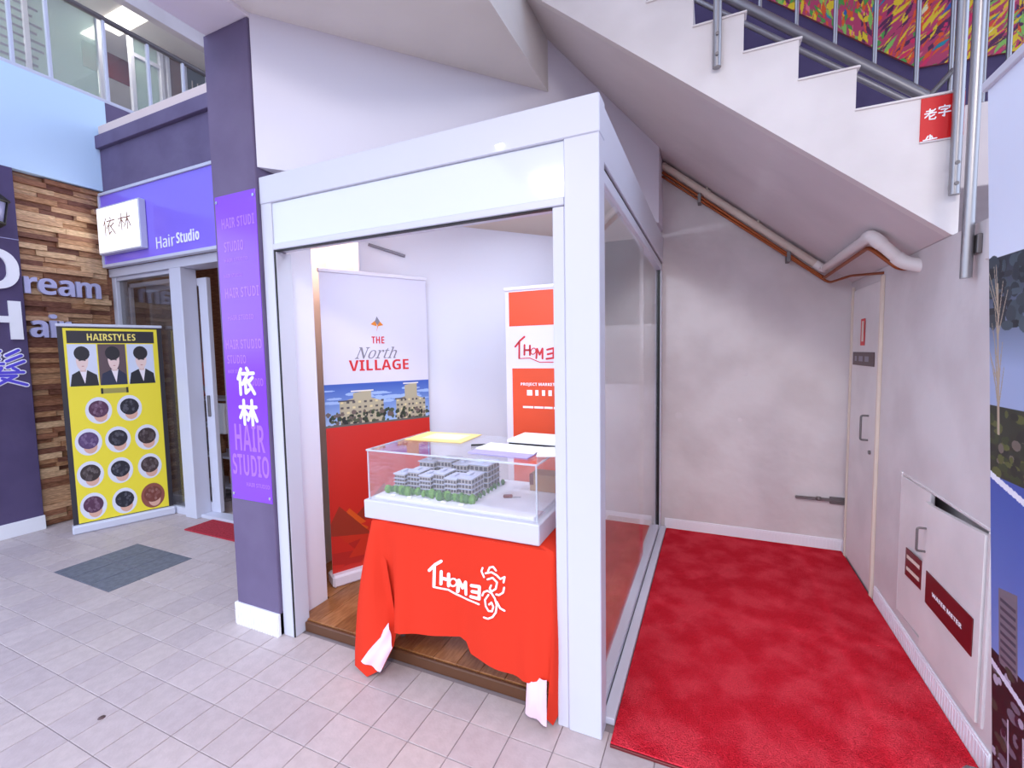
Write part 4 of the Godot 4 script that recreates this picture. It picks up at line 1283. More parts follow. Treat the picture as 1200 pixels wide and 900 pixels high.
func build_table() -> void:
	var tb := thing("trestle_table", "folding table hidden under the orange cloth in the booth front", "table", Vector3(-1.02, 0.06, -1.92))
	box("table_top", Vector3(-0.455, 0.615, -0.27), Vector3(0.455, 0.645, 0.265), M.white, tb, 0.004)
	for sx in [-0.42, 0.42]:
		for sz in [-0.22, 0.12]:
			var q := mb()
			tube(q, [Vector3(sx, 0.0, sz), Vector3(sx, 0.615, sz)], 0.014, 10)
			obj("leg", q, M.dull_metal, tb)
	# --- cloth
	var cl := thing("tablecloth", "bright orange tablecloth with white printed logo and drooping corners", "tablecloth")
	var st := mb()
	st.set_smooth_group(3)
	# columns: top point, bottom point, bulge
	var cols := []
	for k in 7:
		var z := -2.18 + k * 0.075
		cols.append([Vector3(-1.485, 0.712, z), Vector3(-1.545 - 0.01 * sin(k * 1.7), 0.24 - 0.012 * k, z + 0.01)])
	cols.append([Vector3(-1.486, 0.712, -1.665), Vector3(-1.585, 0.13, -1.650)])
	cols.append([Vector3(-1.480, 0.712, -1.648), Vector3(-1.575, 0.068, -1.600)])
	cols.append([Vector3(-1.470, 0.712, -1.640), Vector3(-1.545, 0.022, -1.566)])
	cols.append([Vector3(-1.462, 0.712, -1.640), Vector3(-1.455, 0.006, -1.545)])
	cols.append([Vector3(-1.452, 0.712, -1.640), Vector3(-1.385, 0.045, -1.572)])
	cols.append([Vector3(-1.440, 0.712, -1.640), Vector3(-1.372, 0.115, -1.640)])
	cols.append([Vector3(-1.425, 0.712, -1.640), Vector3(-1.352, 0.205, -1.648)])
	var xs := 0.0
	for k in 31:
		var x := -1.40 + k * (0.80 / 30.0)
		var hem := 0.222
		if x > -1.30: hem = 0.222 + 0.030 * smoothstep(-1.30, -1.05, x)
		if x > -1.02: hem = lerpf(0.252, 0.186, smoothstep(-1.02, -0.965, x))
		if x > -0.965: hem = 0.186 - 0.014 * smoothstep(-0.965, -0.80, x) + 0.03 * smoothstep(-0.72, -0.60, x)
		cols.append([Vector3(x, 0.712, -1.640), Vector3(x + 0.02, hem, 0.0)])
	cols.append([Vector3(-0.585, 0.712, -1.640), Vector3(-0.572, 0.185, -1.605)])
	cols.append([Vector3(-0.570, 0.712, -1.640), Vector3(-0.585, 0.05, -1.590)])
	cols.append([Vector3(-0.563, 0.712, -1.645), Vector3(-0.566, 0.012, -1.612)])
	cols.append([Vector3(-0.556, 0.712, -1.725), Vector3(-0.520, 0.10, -1.735)])
	for k in 6:
		var z := -1.78 - k * 0.08
		cols.append([Vector3(-0.552, 0.712, z), Vector3(-0.500 + 0.012 * sin(k * 2.1), 0.24, z)])
	var rows := 14
	var grid := []
	for c in cols:
		var col := []
		for r in rows + 1:
			var t := float(r) / rows
			var p: Vector3
			if c[1].z == 0.0:
				var y: float = lerpf(c[0].y, c[1].y, t)
				var x: float = lerpf(c[0].x, c[1].x, t)
				p = Vector3(x, y, cloth_z(x, y))
			else:
				p = (c[0] as Vector3).lerp(c[1], t)
				var bulge := 0.012 * sin(t * PI)
				p += Vector3(-bulge if p.x < -1.4 else bulge, 0, bulge * (1.0 if p.z > -1.66 else 0.0))
			col.append(p)
		grid.append(col)
	for i in grid.size() - 1:
		for r in rows:
			var o := Vector3(-1, 0.2, 0) if i < 6 else (Vector3(1, 0.2, 0) if i > grid.size() - 8 else Vector3(0, 0.2, 1))
			quad(st, grid[i][r], grid[i + 1][r], grid[i + 1][r + 1], grid[i][r + 1], o)
	# top with a soft edge
	var tp := PackedVector2Array()
	for c in cols: tp.append(Vector2(c[0].x, c[0].z))
	for i in cols.size() - 1:
		tri(st, cols[i][0], cols[i + 1][0], Vector3(-1.02, 0.7135, -1.95), Vector3.UP)
	tri(st, cols[0][0], cols[cols.size() - 1][0], Vector3(-1.02, 0.7135, -1.95), Vector3.UP)
	var cm := obj("cloth", st, M.orange, cl)
	# turned corners showing the pale back of the cloth
	var bk := mb()
	patch(bk, Vector3(-1.480, 0.080, -1.538), Vector3(-1.372, 0.055, -1.545), Vector3(-1.338, 0.150, -1.592), Vector3(-1.372, 0.250, -1.612), Vector3(0.008, 0, 0.022))
	obj("turned_corner", bk, M.cloth_back, cl)
	var bk2 := mb()
	patch(bk2, Vector3(-0.674, 0.050, -1.585), Vector3(-0.578, 0.036, -1.572), Vector3(-0.582, 0.215, -1.590), Vector3(-0.670, 0.195, -1.600), Vector3(0, 0, 0.018))
	obj("turned_corner", bk2, M.cloth_back, cl)
	# the logo, lying on the cloth
	var lo := mb()
	var L := logo()
	var lift := 0.0
	for g in 2:
		for l in L[g]:
			lift += 0.00015
			var pl := PackedVector2Array()
			for i in l.size():
				var q := Vector2(l[i][0], l[i][1])
				if i > 0:
					var pr := Vector2(l[i - 1][0], l[i - 1][1])
					var n := maxi(1, int(pr.distance_to(q) / 25.0))
					for s in range(1, n): pl.append(pr.lerp(q, float(s) / n))
				pl.append(q)
			for si in pl.size() - 1:
				var poly := capsule(pl[si], pl[si + 1], 16.0 if g == 0 else 9.0)
				var idx := Geometry2D.triangulate_polygon(poly)
				for i in range(0, idx.size(), 3):
					var t := []
					for j in 3:
						var v: Vector2 = poly[idx[i + j]]
						var x := -1.155 + (v.x - 180.0) * 4.92e-4
						var y := 0.582 + (v.x - 180.0) * 8.6e-5 - (v.y - 140.0) * 4.5e-4
						t.append(Vector3(x, y, cloth_z(x, y) + 0.0025 + lift + 0.00003 * si))
					tri(lo, t[0], t[1], t[2], Vector3(0, 0, 1))
	obj("logo_print", lo, M.letter_white, cl)
	# --- display case
	var dc := thing("display_case", "clear acrylic display case on a white base standing on the table", "display case", Vector3(-1.083, 0.716, -1.93))
	box("base", Vector3(-0.452, 0.0, -0.275), Vector3(0.452, 0.088, 0.272), M.frame_white, dc, 0.004)
	box("ground_board", Vector3(-0.415, 0.088, -0.245), Vector3(0.415, 0.1, 0.235), M.model_ground, dc, 0.002)
	var gl := mb()
	box("acrylic_panel", Vector3(-0.432, 0.088, 0.247), Vector3(0.432, 0.325, 0.252), M.acrylic, dc, 0.0)
	box("acrylic_panel", Vector3(-0.432, 0.088, -0.262), Vector3(0.432, 0.325, -0.257), M.acrylic, dc, 0.0)
	box("acrylic_panel", Vector3(-0.437, 0.088, -0.262), Vector3(-0.432, 0.325, 0.252), M.acrylic, dc, 0.0)
	box("acrylic_panel", Vector3(0.432, 0.088, -0.262), Vector3(0.437, 0.325, 0.252), M.acrylic, dc, 0.0)
	box("acrylic_lid", Vector3(-0.440, 0.325, -0.265), Vector3(0.440, 0.331, 0.255), M.acrylic, dc, 0.0)
	var ed := mb()
	for p in [[-0.4345, 0.2495], [0.4345, 0.2495], [-0.4345, -0.2595], [0.4345, -0.2595]]:
		bx(ed, Vector3(p[0] - 0.003, 0.088, p[1] - 0.003), Vector3(p[0] + 0.003, 0.325, p[1] + 0.003), 0.001)
	bx(ed, Vector3(-0.441, 0.324, 0.251), Vector3(0.441, 0.332, 0.2565), 0.001)
	bx(ed, Vector3(-0.4415, 0.324, -0.265), Vector3(-0.436, 0.332, 0.255), 0.001)
	bx(ed, Vector3(0.436, 0.324, -0.265), Vector3(0.4415, 0.332, 0.255), 0.001)
	obj("polished_edge", ed, mat("acrylic_edge", Color(0.86, 0.90, 0.95, 0.45), 0.2, 0.0, {"transparency": BaseMaterial3D.TRANSPARENCY_ALPHA}), dc)
	build_model(Vector3(-1.083, 0.816, -1.93))
	# papers on the lid
	var yt := 1.0475
	var y1 := thing("paper_sheet", "yellow printed sheet lying on the display case lid", "paper", Vector3(-1.33, yt, -2.07), 0.04)
	box("sheet", Vector3(-0.17, 0.0, -0.115), Vector3(0.17, 0.003, 0.13), M.yellow_paper, y1, 0.0005)
	box("print_block", Vector3(-0.10, 0.003, -0.08), Vector3(0.12, 0.0034, 0.07), M.beige_trim, y1, 0.0)
	var y2 := thing("brochure_stack", "stack of white brochures on a dark folder on the display case lid", "brochures", Vector3(-0.80, yt, -2.09), -0.03)
	box("folder", Vector3(-0.11, 0.0, -0.10), Vector3(0.15, 0.014, 0.10), M.black, y2, 0.002)
	box("brochures", Vector3(-0.115, 0.014, -0.105), Vector3(0.15, 0.028, 0.105), M.paper, y2, 0.002)
	var y3 := thing("open_booklet", "open white booklet with lilac page on the display case lid", "booklet", Vector3(-0.86, yt, -1.86), -0.05)
	box("page", Vector3(-0.15, 0.0, -0.02), Vector3(0.15, 0.005, 0.10), mat("lilac_page", Color(0.66, 0.62, 0.84), 0.5), y3, 0.001)
	box("page", Vector3(-0.15, 0.005, -0.11), Vector3(0.15, 0.010, 0.03), M.paper, y3, 0.001)
	var y4 := thing("leaflet", "white leaflet folded over the right end of the case lid", "leaflet", Vector3(-0.675, yt, -1.85), 0.3)
	box("sheet", Vector3(-0.03, 0.011, -0.10), Vector3(0.10, 0.014, 0.09), M.paper, y4, 0.0005)
	var y5 := thing("pen", "black pen lying on the display case lid", "pen", Vector3(-1.03, yt + 0.005, -1.93), 0.5)
	var q5 := mb()
	tube(q5, [Vector3(-0.05, 0, 0), Vector3(0.055, 0, 0)], 0.005, 8)
	obj("barrel", q5, M.black, y5)
	var q6 := mb()
	tube(q6, [Vector3(0.055, 0, 0), Vector3(0.062, 0, 0), Vector3(0.070, 0, 0)], 0.003, 8)
	obj("tip", q6, M.chrome, y5)

func build_model(at: Vector3) -> void:
	var md := thing("building_model", "scale model of apartment blocks with green hedges inside the display case", "model", at)
	# white carriage-way and block plinth
	box("plinth", Vector3(-0.40, 0.0, -0.20), Vector3(0.09, 0.006, 0.165), M.model_ground, md, 0.001)
	var blocks := [[-0.375, -0.315, 0.035, 0.13, 0.085], [-0.305, -0.235, 0.02, 0.115, 0.098], [-0.215, -0.155, 0.04, 0.14, 0.092], [-0.145, -0.085, 0.025, 0.125, 0.106], [-0.065, -0.005, 0.045, 0.15, 0.096], [0.005, 0.075, 0.03, 0.145, 0.104], [-0.345, -0.255, -0.155, -0.04, 0.112], [-0.235, -0.155, -0.165, -0.05, 0.122], [-0.135, -0.055, -0.155, -0.04, 0.114], [-0.03, 0.07, -0.16, -0.03, 0.124]]
	for b in blocks:
		var n := Node3D.new()
		n.name = "block"
		md.add_child(n, true)
		var x0: float = b[0]
		var x1: float = b[1]
		var z0: float = b[2]
		var z1: float = b[3]
		var h: float = b[4]
		box("walls", Vector3(x0, 0.006, z0), Vector3(x1, h, z1), M.model_wall, n, 0.001)
		var rf := mb()
		bx(rf, Vector3(x0 - 0.006, h, z0 - 0.006), Vector3(x1 + 0.006, h + 0.005, z1 + 0.006), 0.001)
		bx(rf, Vector3(lerpf(x0, x1, 0.3), h + 0.005, lerpf(z0, z1, 0.3)), Vector3(lerpf(x0, x1, 0.6), h + 0.014, lerpf(z0, z1, 0.7)), 0.001)
		obj("roof", rf, M.model_roof, n)
		var bal := mb()
		var wn := mb()
		for f in 4:
			var y := 0.012 + f * (h - 0.012) / 4.0
			bx(bal, Vector3(x0 - 0.003, y - 0.003, z1 - 0.002), Vector3(x1 + 0.003, y, z1 + 0.007), 0.0)
			bx(bal, Vector3(x1 - 0.002, y - 0.003, z0), Vector3(x1 + 0.006, y, z1), 0.0)
			for k in 4:
				var xa := lerpf(x0, x1, (k + 0.12) / 4.0)
				var xb := lerpf(x0, x1, (k + 0.84) / 4.0)
				bx(wn, Vector3(xa, y + 0.003, z1 - 0.001), Vector3(xb, y + (h - 0.012) / 4.0 - 0.006, z1 + 0.001), 0.0)
				var za := lerpf(z0, z1, (k + 0.12) / 4.0)
				var zb := lerpf(z0, z1, (k + 0.84) / 4.0)
				bx(wn, Vector3(x1 - 0.001, y + 0.003, za), Vector3(x1 + 0.001, y + (h - 0.012) / 4.0 - 0.006, zb), 0.0)
		obj("balconies", bal, M.model_roof, n)
		obj("windows", wn, M.model_dark, n)
	for k in 34:
		var t := mb()
		var x := -0.385 + k * 0.0142 + rng.randf_range(-0.005, 0.005)
		blob(t, Vector3(x, 0.017 + rng.randf_range(0, 0.004), 0.165 + rng.randf_range(-0.008, 0.014)), Vector3(0.015, 0.021, 0.014) * rng.randf_range(0.65, 1.3), 8, 0.2)
		obj("tree", t, M.leaf if k % 3 else M.leaf_light, md)
	for k in 8:
		var t := mb()
		blob(t, Vector3(0.088 + rng.randf_range(-0.004, 0.006), 0.014, -0.15 + k * 0.04), Vector3(0.010, 0.014, 0.010) * rng.randf_range(0.8, 1.2), 8, 0.2)
		obj("tree", t, M.leaf, md)
	var cars := mb()
	for k in 5:
		bx(cars, Vector3(-0.34 + k * 0.095, 0.0, 0.197), Vector3(-0.315 + k * 0.095, 0.008, 0.209), 0.002)
	obj("car", cars, M.white, md)
	# a loose dark key tag in the case
	var kt := thing("model_scrap", "small dark loose piece lying on the case floor", "scrap", at + Vector3(0.205, 0.0, 0.03), 0.4)
	box("piece", Vector3(-0.022, 0.0, -0.010), Vector3(0.022, 0.014, 0.010), M.maroon, kt, 0.004)
	box("tail", Vector3(0.02, 0.0, -0.003), Vector3(0.06, 0.003, 0.003), M.grey_text, kt, 0.001)
	var bx1 := thing("brown_box", "small brown cardboard box at the far end of the display case", "box", at + Vector3(0.33, 0.0, -0.16))
	box("carton", Vector3(-0.07, 0.0, -0.05), Vector3(0.08, 0.085, 0.05), mat("carton", Color(0.66, 0.50, 0.37), 0.8), bx1, 0.003)
	box("tape", Vector3(-0.07, 0.03, 0.0495), Vector3(-0.05, 0.0855, 0.0508), M.maroon, bx1, 0.0)

# ------------------------------------------------------------------ banners
func portrait(im: Image, x: float, y: float, w: float, h: float, bg: Color, lean: float, coat: Color) -> void:
	irect(im, x, y, w, h, bg)
	var cx := x + w * (0.5 + lean * 0.1)
	ipoly(im, [[x + w * 0.02, y + h], [x + w * 0.1, y + h * 0.72], [cx - w * 0.1, y + h * 0.62], [cx + w * 0.14, y + h * 0.62], [x + w * 0.95, y + h * 0.74], [x + w, y + h]], coat)
	ipoly(im, [[cx - w * 0.12, y + h * 0.62], [cx + w * 0.14, y + h * 0.62], [cx + w * 0.04, y + h * 0.95]], Color(0.92, 0.88, 0.9))
	irect(im, cx - w * 0.09, y + h * 0.48, w * 0.2, h * 0.18, Color(0.84, 0.72, 0.68))
	iell(im, cx, y + h * 0.38, w * 0.21, h * 0.25, Color(0.90, 0.79, 0.76))
	iell(im, cx - lean * w * 0.05, y + h * 0.22, w * 0.27, h * 0.17, Color(0.13, 0.11, 0.14))
	irect(im, cx - w * 0.12, y + h * 0.38, w * 0.08, h * 0.02, Color(0.3, 0.24, 0.25))
	irect(im, cx + w * 0.05, y + h * 0.38, w * 0.08, h * 0.02, Color(0.3, 0.24, 0.25))
	irect(im, cx - w * 0.03, y + h * 0.52, w * 0.09, h * 0.015, Color(0.7, 0.4, 0.4))

func roller(called: String, label: String, at: Vector3, right: Vector3, w: float, h: float, base_m: Material) -> Node3D:
	var t := thing(called, label, "banner", at)
	var f := frame(Vector3.ZERO, right)
	var st := mb()
	bx(st, Vector3(-0.01, 0.0, -0.07), Vector3(w + 0.01, 0.075, 0.05), 0.012, f)
	obj("base", st, base_m, t)
	var s2 := mb()
	tube(s2, [f * Vector3(w * 0.5, 0.05, -0.03), f * Vector3(w * 0.5, h, -0.012)], 0.009, 8)
	obj("pole", s2, M.dull_metal, t)
	var s3 := mb()
	bx(s3, Vector3(-0.006, h - 0.012, -0.012), Vector3(w + 0.006, h + 0.012, 0.010), 0.004, f)
	obj("top_bar", s3, base_m, t)
	return t

func build_banners() -> void:
	# --- hairstyles banner beside the salon
	var r1 := Vector3(0.357, 0, -0.934)
	var b1 := roller("hairstyle_banner", "yellow and black HAIRSTYLES roller banner beside the salon window", Vector3(-5.033, 0.0, -1.932), r1, 0.70, 1.80, M.frame_white)
	var im := pic(420, 1040, Color(0.16, 0.14, 0.17))
	var sx := 420.0 / 0.70
	var sy := 1040.0 / 1.73
	var X := func(u: float) -> float: return u * sx
	var Y := func(y: float) -> float: return (1.795 - y) * sy
	irect(im, X.call(0.035), Y.call(1.775), X.call(0.63), 1.695 * sy, Color(0.93, 0.86, 0.20))
	irect(im, X.call(0.055), Y.call(1.752), X.call(0.585), 0.107 * sy, Color(0.16, 0.14, 0.17))
	portrait(im, X.call(0.052), Y.call(1.638), X.call(0.185), 0.362 * sy, Color(0.82, 0.84, 0.9), -0.2, Color(0.12, 0.11, 0.13))
	portrait(im, X.call(0.245), Y.call(1.638), X.call(0.185), 0.362 * sy, Color(0.36, 0.28, 0.30), 0.5, Color(0.14, 0.16, 0.26))
	portrait(im, X.call(0.44), Y.call(1.638), X.call(0.19), 0.362 * sy, Color(0.80, 0.83, 0.90), 0.1, Color(0.10, 0.10, 0.14))
	irect(im, X.call(0.245), Y.call(1.245), X.call(0.185), 0.045 * sy, Color(0.62, 0.58, 0.30))
	irect(im, X.call(0.245), Y.call(1.248), X.call(0.015), 0.05 * sy, Color(0.1, 0.1, 0.1))
	irect(im, X.call(0.418), Y.call(1.248), X.call(0.015), 0.05 * sy, Color(0.1, 0.1, 0.1))
	var cc := [[0.222, 1.055, 0], [0.431, 1.057, 1], [0.140, 0.785, 2], [0.335, 0.780, 1], [0.54, 0.772, 3], [0.135, 0.498, 3], [0.335, 0.497, 1], [0.545, 0.497, 4], [0.138, 0.215, 0], [0.348, 0.212, 1], [0.552, 0.212, 5]]
	var hair := [Color(0.32, 0.16, 0.27), Color(0.10, 0.09, 0.14), Color(0.33, 0.22, 0.40), Color(0.20, 0.14, 0.14), Color(0.25, 0.18, 0.18), Color(0.45, 0.22, 0.18)]
	for c in cc:
		var cx: float = X.call(c[0])
		var cy: float = Y.call(c[1])
		iell(im, cx, cy, 0.088 * sx, 0.118 * sy, Color(0.86, 0.86, 0.90) if c[2] != 5 else Color(0.55, 0.30, 0.25))
		iell(im, cx + 6, cy + 26, 0.045 * sx, 0.06 * sy, Color(0.85, 0.66, 0.58))
		iell(im, cx, cy - 8, 0.066 * sx, 0.074 * sy, hair[c[2]])
		for k in 26:
			var a := rng.randf() * TAU
			var rr := rng.randf_range(0.4, 1.0)
			iell(im, cx + cos(a) * 30 * rr, cy - 8 + sin(a) * 36 * rr, 6, 9, hair[c[2]].lightened(rng.randf_range(0.0, 0.25)))
	var f1 := frame(Vector3(0, 0.065, 0), r1)
	printed("print", im, 0.70, 1.73, f1, b1)
	letters(b1, "HAIRSTYLES", "bold", 0.325, 0.060, frame(r1 * 0.345 + Vector3(0, 1.70, 0) + r1.cross(Vector3.UP) * 0.0032, r1), mat("yellow_text", Color(0.95, 0.88, 0.45), 0.5), 0.001)
	# --- North Village banner inside the booth
	var r2 := Vector3(0.483, 0, -0.876)
	var b2 := roller("village_banner", "white and red The North Village roller banner inside the booth", Vector3(-2.164, 0.06, -2.040), r2, 0.70, 1.955, M.banner_white)
	var iv := pic(360, 900, Color(0.86, 0.84, 0.92))
	var ph := 900.0 / 1.89    # print covers y 0.065 .. 1.955 above the platform
	var VY := func(y: float) -> float: return (1.955 - (y - 0.06)) * ph
	# picture of the buildings
	var y0: float = VY.call(1.32)
	var y1: float = VY.call(1.055)
	for yy in range(int(y0), int(y1)):
		var t := (yy - y0) / (y1 - y0)
		irect(iv, 0, yy, 360, 1, Color(0.24, 0.36, 0.70).lerp(Color(0.66, 0.76, 0.90), t))
	for k in 26: iell(iv, rng.randf_range(0, 360), y0 + rng.randf_range(15, 60), rng.randf_range(10, 40), rng.randf_range(2, 5), Color(0.62, 0.72, 0.90))
	var bl := func(xa: float, xb: float, ya: float, yb: float, yc: float) -> void:
		ipoly(iv, [[xa, ya + 8], [lerpf(xa, xb, 0.3), ya - 2], [lerpf(xa, xb, 0.3), yb + 8], [lerpf(xa, xb, 0.72), yb], [lerpf(xa, xb, 0.72), ya], [xb, ya + 12], [xb, yc], [xa, yc]], Color(0.70, 0.66, 0.56))
		irect(iv, xa - 4, ya + 4, (xb - xa) * 0.36, 4, Color(0.30, 0.28, 0.28))
		irect(iv, lerpf(xa, xb, 0.26), yb + 1, (xb - xa) * 0.52, 4, Color(0.92, 0.90, 0.86))
		for fy in 5:
			for fx in 8:
				var wx: float = lerpf(xa + 3, xb - 8, fx / 7.0)
				var wy: float = lerpf(ya + 8, yc - 12, fy / 4.0)
				irect(iv, wx, wy, (xb - xa) / 15.0, 6, Color(0.32, 0.30, 0.30) if (fx + fy) % 3 else Color(0.86, 0.80, 0.60))
	bl.call(45.0, 190.0, y0 + 45, y0 + 20, y1)
	bl.call(235.0, 345.0, y0 + 50, y0 + 5, y1)
	for k in 120: iell(iv, rng.randf_range(0, 360), y1 - rng.randf_range(0, 42), rng.randf_range(3, 9), rng.randf_range(3, 8), [Color(0.20, 0.25, 0.17), Color(0.30, 0.33, 0.24), Color(0.42, 0.36, 0.34), Color(0.14, 0.15, 0.14)][rng.randi_range(0, 3)])
	irect(iv, 0, y1 - 6, 360, 8, Color(0.40, 0.38, 0.36))
	irect(iv, 0, y1, 360, 900 - y1, Color(0.80, 0.17, 0.13))
	for k in 34:
		var cx := rng.randf_range(0, 360)
		var cy: float = rng.randf_range(VY.call(0.52), 900)
		var s := rng.randf_range(40, 110)
		var q: float = (cy - VY.call(0.52)) / 200.0
		ipoly(iv, [[cx - s, cy + s * 0.4], [cx + s * rng.randf_range(-0.4, 0.4), cy - s * 0.7], [cx + s, cy + s * rng.randf_range(0.1, 0.8)]], [Color(0.80, 0.20, 0.12), Color(0.86, 0.36, 0.12), Color(0.72, 0.15, 0.13), Color(0.90, 0.50, 0.14), Color(0.60, 0.20, 0.13)][rng.randi_range(0, 4)] if rng.randf() < 0.75 + 0.25 * q else Color(0.80, 0.17, 0.13))
	var f2 := frame(Vector3(0, 0.065, 0), r2)
	printed("print", iv, 0.70, 1.89, f2, b2)
	var n2 := r2.cross(Vector3.UP) * 0.0034
	var T := func(u: float, y: float) -> Transform3D: return frame(r2 * u + Vector3(0, y - 0.06, 0) + n2, r2)
	letters(b2, "THE", "bold", 0.085, 0.045, T.call(0.348, 1.597), M.red_text, 0.001)
	letters(b2, "North", "serif", 0.27, 0.075, T.call(0.345, 1.515), M.grey_text, 0.001, "lettering", 0.45)
	letters(b2, "VILLAGE", "bold", 0.40, 0.068, T.call(0.355, 1.435), M.red_text, 0.001)
	var em := mb()
	var ef: Transform3D = T.call(0.345, 1.697)
	for p in [[-0.042, 0.0, -0.008, 0.028], [0.042, -0.004, 0.010, 0.03], [-0.004, -0.045, 0.012, 0.0]]:
		prism(em, PackedVector2Array([Vector2(p[0], p[1]), Vector2(p[2], p[3]), Vector2(p[2] * 0.2, -0.012)]), 0.001, ef)
	obj("emblem", em, mat("emblem_amber", Color(0.90, 0.52, 0.12), 0.5), b2)
	var em2 := mb()
	prism(em2, PackedVector2Array([Vector2(0.0, 0.052), Vector2(0.02, 0.02), Vector2(0.004, -0.004), Vector2(-0.014, 0.018)]), 0.0012, ef)
	obj("emblem_tip", em2, M.grey_text, b2)
	# --- orange banner at the back of the booth
	var r3 := Vector3(1, 0, 0)
	var b3 := roller("home_banner", "orange and white project marketing roller banner at the booth rear", Vector3(-1.265, 0.06, -2.75), r3, 0.62, 1.855, M.banner_white)
	var f3 := frame(Vector3.ZERO, r3)
	box("sheet", Vector3(0.0, 0.07, 0.0), Vector3(0.62, 1.85, 0.003), M.banner_white, b3, 0.0005)
	box("orange_block", Vector3(0.028, 1.612, 0.003), Vector3(0.60, 1.835, 0.0036), M.banner_orange, b3, 0.0)
	box("orange_block", Vector3(0.045, 0.10, 0.003), Vector3(0.60, 1.335, 0.0036), M.banner_orange, b3, 0.0)
	var lg := mb()
	var L := logo()
	for g in 2:
		for l in L[g]:
			var fl := []
			for p in l: fl.append([p[0] - 180.0, 420.0 - p[1] + (p[0] - 180.0) * 0.25])
			strokes(lg, [fl], 0.013 if g == 0 else 0.006, frame(Vector3(0.062, 1.385, 0.0032), r3), Vector2(0.00052, 0.00052), Vector2(0, 0), 0.001)
	obj("logo_print", lg, M.red_text, b3)
	letters(b3, "PROJECT MARKETING", "bold", 0.29, 0.024, frame(Vector3(0.25, 1.228, 0.0037), r3), M.letter_white, 0.001)
	for w in [[0.148, 0.186], [0.207, 0.229], [0.253, 0.275], [0.297, 0.321]]:
		box("print_mark", Vector3(w[0], 1.156, 0.0034), Vector3(w[1], 1.193, 0.0046), M.letter_white, b3, 0.0004)
	for w in [[0.118, 0.192], [0.198, 0.262], [0.267, 0.325], [0.332, 0.42]]:
		box("print_line", Vector3(w[0], 1.072, 0.0034), Vector3(w[1], 1.086, 0.0046), M.letter_white, b3, 0.0004)
	# --- tall photo banner at the right edge
	var r4 := Vector3(0, 0, 1)
	var b4 := thing("photo_banner", "tall white topped photo banner standing at the wall end", "banner", Vector3(0.868, 0.015, -1.925))
	var ir := pic(400, 1000, Color(0.90, 0.93, 1.0))
	for yy in range(235, 1000):
		var c := Color(0.10, 0.12, 0.14)
		if yy < 440: c = Color(0.16, 0.19, 0.24).lerp(Color(0.62, 0.68, 0.82), clampf((yy - 235) / 150.0, 0, 1))
		elif yy < 540: c = Color(0.16, 0.18, 0.12)
		elif yy < 800: c = Color(0.24, 0.33, 0.66).lerp(Color(0.45, 0.55, 0.80), (yy - 540) / 260.0)
		irect(ir, 0, yy, 400, 1, c)
	for k in 300: iell(ir, rng.randf_range(0, 400), rng.randf_range(240, 330), rng.randf_range(4, 16), rng.randf_range(4, 12), Color(0.10, 0.13, 0.16).lerp(Color(0.30, 0.36, 0.40), rng.randf()))
	for k in 200: iell(ir, rng.randf_range(0, 400), rng.randf_range(445, 540), rng.randf_range(4, 14), rng.randf_range(3, 8), [Color(0.20, 0.24, 0.10), Color(0.34, 0.36, 0.16), Color(0.12, 0.13, 0.10), Color(0.42, 0.38, 0.34)][k % 4])
	for tx in [22.0, 150.0, 260.0, 350.0]:
		for k in 16:
			var y0b := rng.randf_range(300, 450)
			var dx := rng.randf_range(-34, 34)
			ipoly(ir, [[tx - 1.5, y0b], [tx + 1.5, y0b], [tx + dx, y0b - 60], [tx + dx - 1.5, y0b - 60]], Color(0.66, 0.60, 0.52))
		ipoly(ir, [[tx - 3, 480], [tx + 3, 480], [tx + 2, 270], [tx - 1, 270]], Color(0.70, 0.63, 0.54))
	for k in 5:
		ipoly(ir, [[20 + k * 70, 810], [20 + k * 70, 700 + (k % 2) * 25], [66 + k * 70, 690 + (k % 2) * 25], [66 + k * 70, 810]], Color(0.46, 0.44, 0.48))
		for j in 8: irect(ir, 24 + k * 70, 712 + j * 12, 38, 5, Color(0.28, 0.28, 0.34))
	for k in 260: iell(ir, rng.randf_range(0, 400), rng.randf_range(800, 1000), rng.randf_range(4, 14), rng.randf_range(3, 10), [Color(0.10, 0.10, 0.13), Color(0.24, 0.26, 0.22), Color(0.42, 0.40, 0.46), Color(0.20, 0.14, 0.20), Color(0.68, 0.66, 0.74)][k % 5])
	for k in 40:
		var t := k / 39.0
		iell(ir, t * 400, 540 + 60 * sin(t * PI * 0.5), 9, 5, Color(0.93, 0.93, 0.97))
		iell(ir, t * 400, 820 + 55 * sin(t * PI * 0.5), 9, 5, Color(0.85, 0.85, 0.92))
		irect(ir, 40 + (k % 10) * 36, 880, 4, 90, Color(0.75, 0.74, 0.80))
	iell(ir, 150, 930, 55, 42, Color(0.80, 0.78, 0.80))
	var up4 := Vector3(-0.046, 1.0, 0.0).normalized()
	var f4 := Transform3D(Basis(r4, up4, r4.cross(up4)), Vector3(0, 0.05, 0))
	printed("print", ir, 0.85, 2.22, f4, b4)
	var s4 := mb()
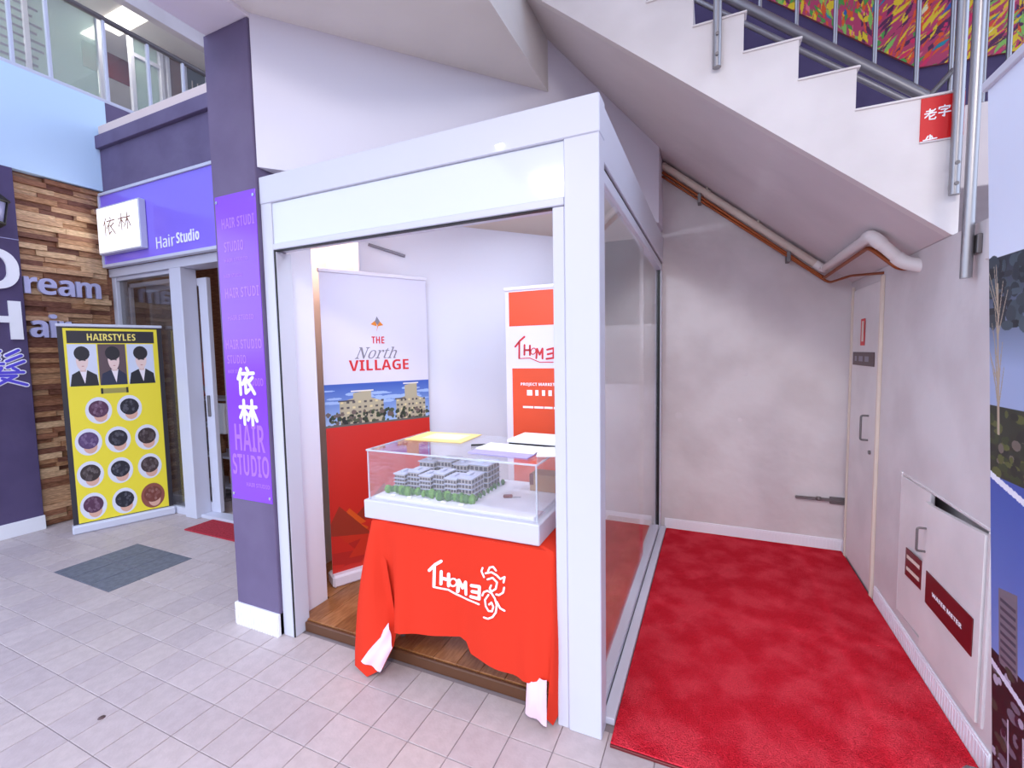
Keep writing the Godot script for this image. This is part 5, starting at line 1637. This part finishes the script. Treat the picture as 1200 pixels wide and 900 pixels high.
	bx(s4, Vector3(-0.012, 2.215, -0.012), Vector3(0.862, 2.245, 0.014), 0.004, f4)
	obj("top_bar", s4, M.frame_white, b4)
	var s5 := mb()
	bx(s5, Vector3(-0.01, -0.05, -0.05), Vector3(0.86, 0.02, 0.08), 0.012, f4)
	obj("base", s5, M.steel, b4)
	var s6 := mb()
	tube(s6, [Vector3(0.015, 0.03, 0.42), f4 * Vector3(0.42, 2.21, -0.012)], 0.008, 8)
	obj("pole", s6, M.dull_metal, b4)

# ------------------------------------------------------------------ added roofs and unseen lamps outside the view
func build_small() -> void:
	var rf := mb()  # added roof slabs out of view, cutting the sky light from above
	bx(rf, Vector3(-0.7, 6.62, -6.7), Vector3(5.1, 6.8, 2.6), 0.01)
	bx(rf, Vector3(-9.6, 6.62, -6.7), Vector3(-5.46, 6.8, 2.6), 0.01)
	bx(rf, Vector3(-5.46, 6.62, -6.7), Vector3(-0.7, 6.8, -2.6), 0.01)
	struct(obj("ceiling_atrium", rf, M.ceiling_white), "added white roof high above the arcade, holds back overhead sky light")
	var ac := mb()  # added low ceiling out of view, keeps high sky off and carries lamps
	bx(ac, Vector3(-2.75, 4.1, 1.0), Vector3(5.1, 6.6, 8.0), 0.01)
	struct(obj("ceiling_arcade", ac, M.ceiling_white), "added white arcade ceiling behind the camera, blocks the high sky")
	# two unseen lamps: left mirrored in the fascia, right placed to light the alcove
	for p in [[Vector3(-2.2, 4.1, 3.46), "unseen square ceiling lamp behind the camera, mirrored in the booth fascia", 10.0], [Vector3(0.8, 4.1, 1.75), "unseen square ceiling lamp behind the camera, placed to light the alcove", 22.0]]:
		var at: Vector3 = p[0]
		var hw := 0.3 if at.x < 0 else 0.6
		var lp := thing("arcade_lamp", p[1], "lamp", at, 0.0, "unseen arcade ceiling lamps")
		box("diffuser", Vector3(-hw, -0.03, -hw), Vector3(hw, 0.0, hw), M.troffer, lp, 0.004)
		area("lamp_light", lp, at + Vector3(0, -0.045, 0), Vector3.DOWN, Vector2(hw, hw) * 1.95, p[2], Color(1.0, 0.97, 0.94))
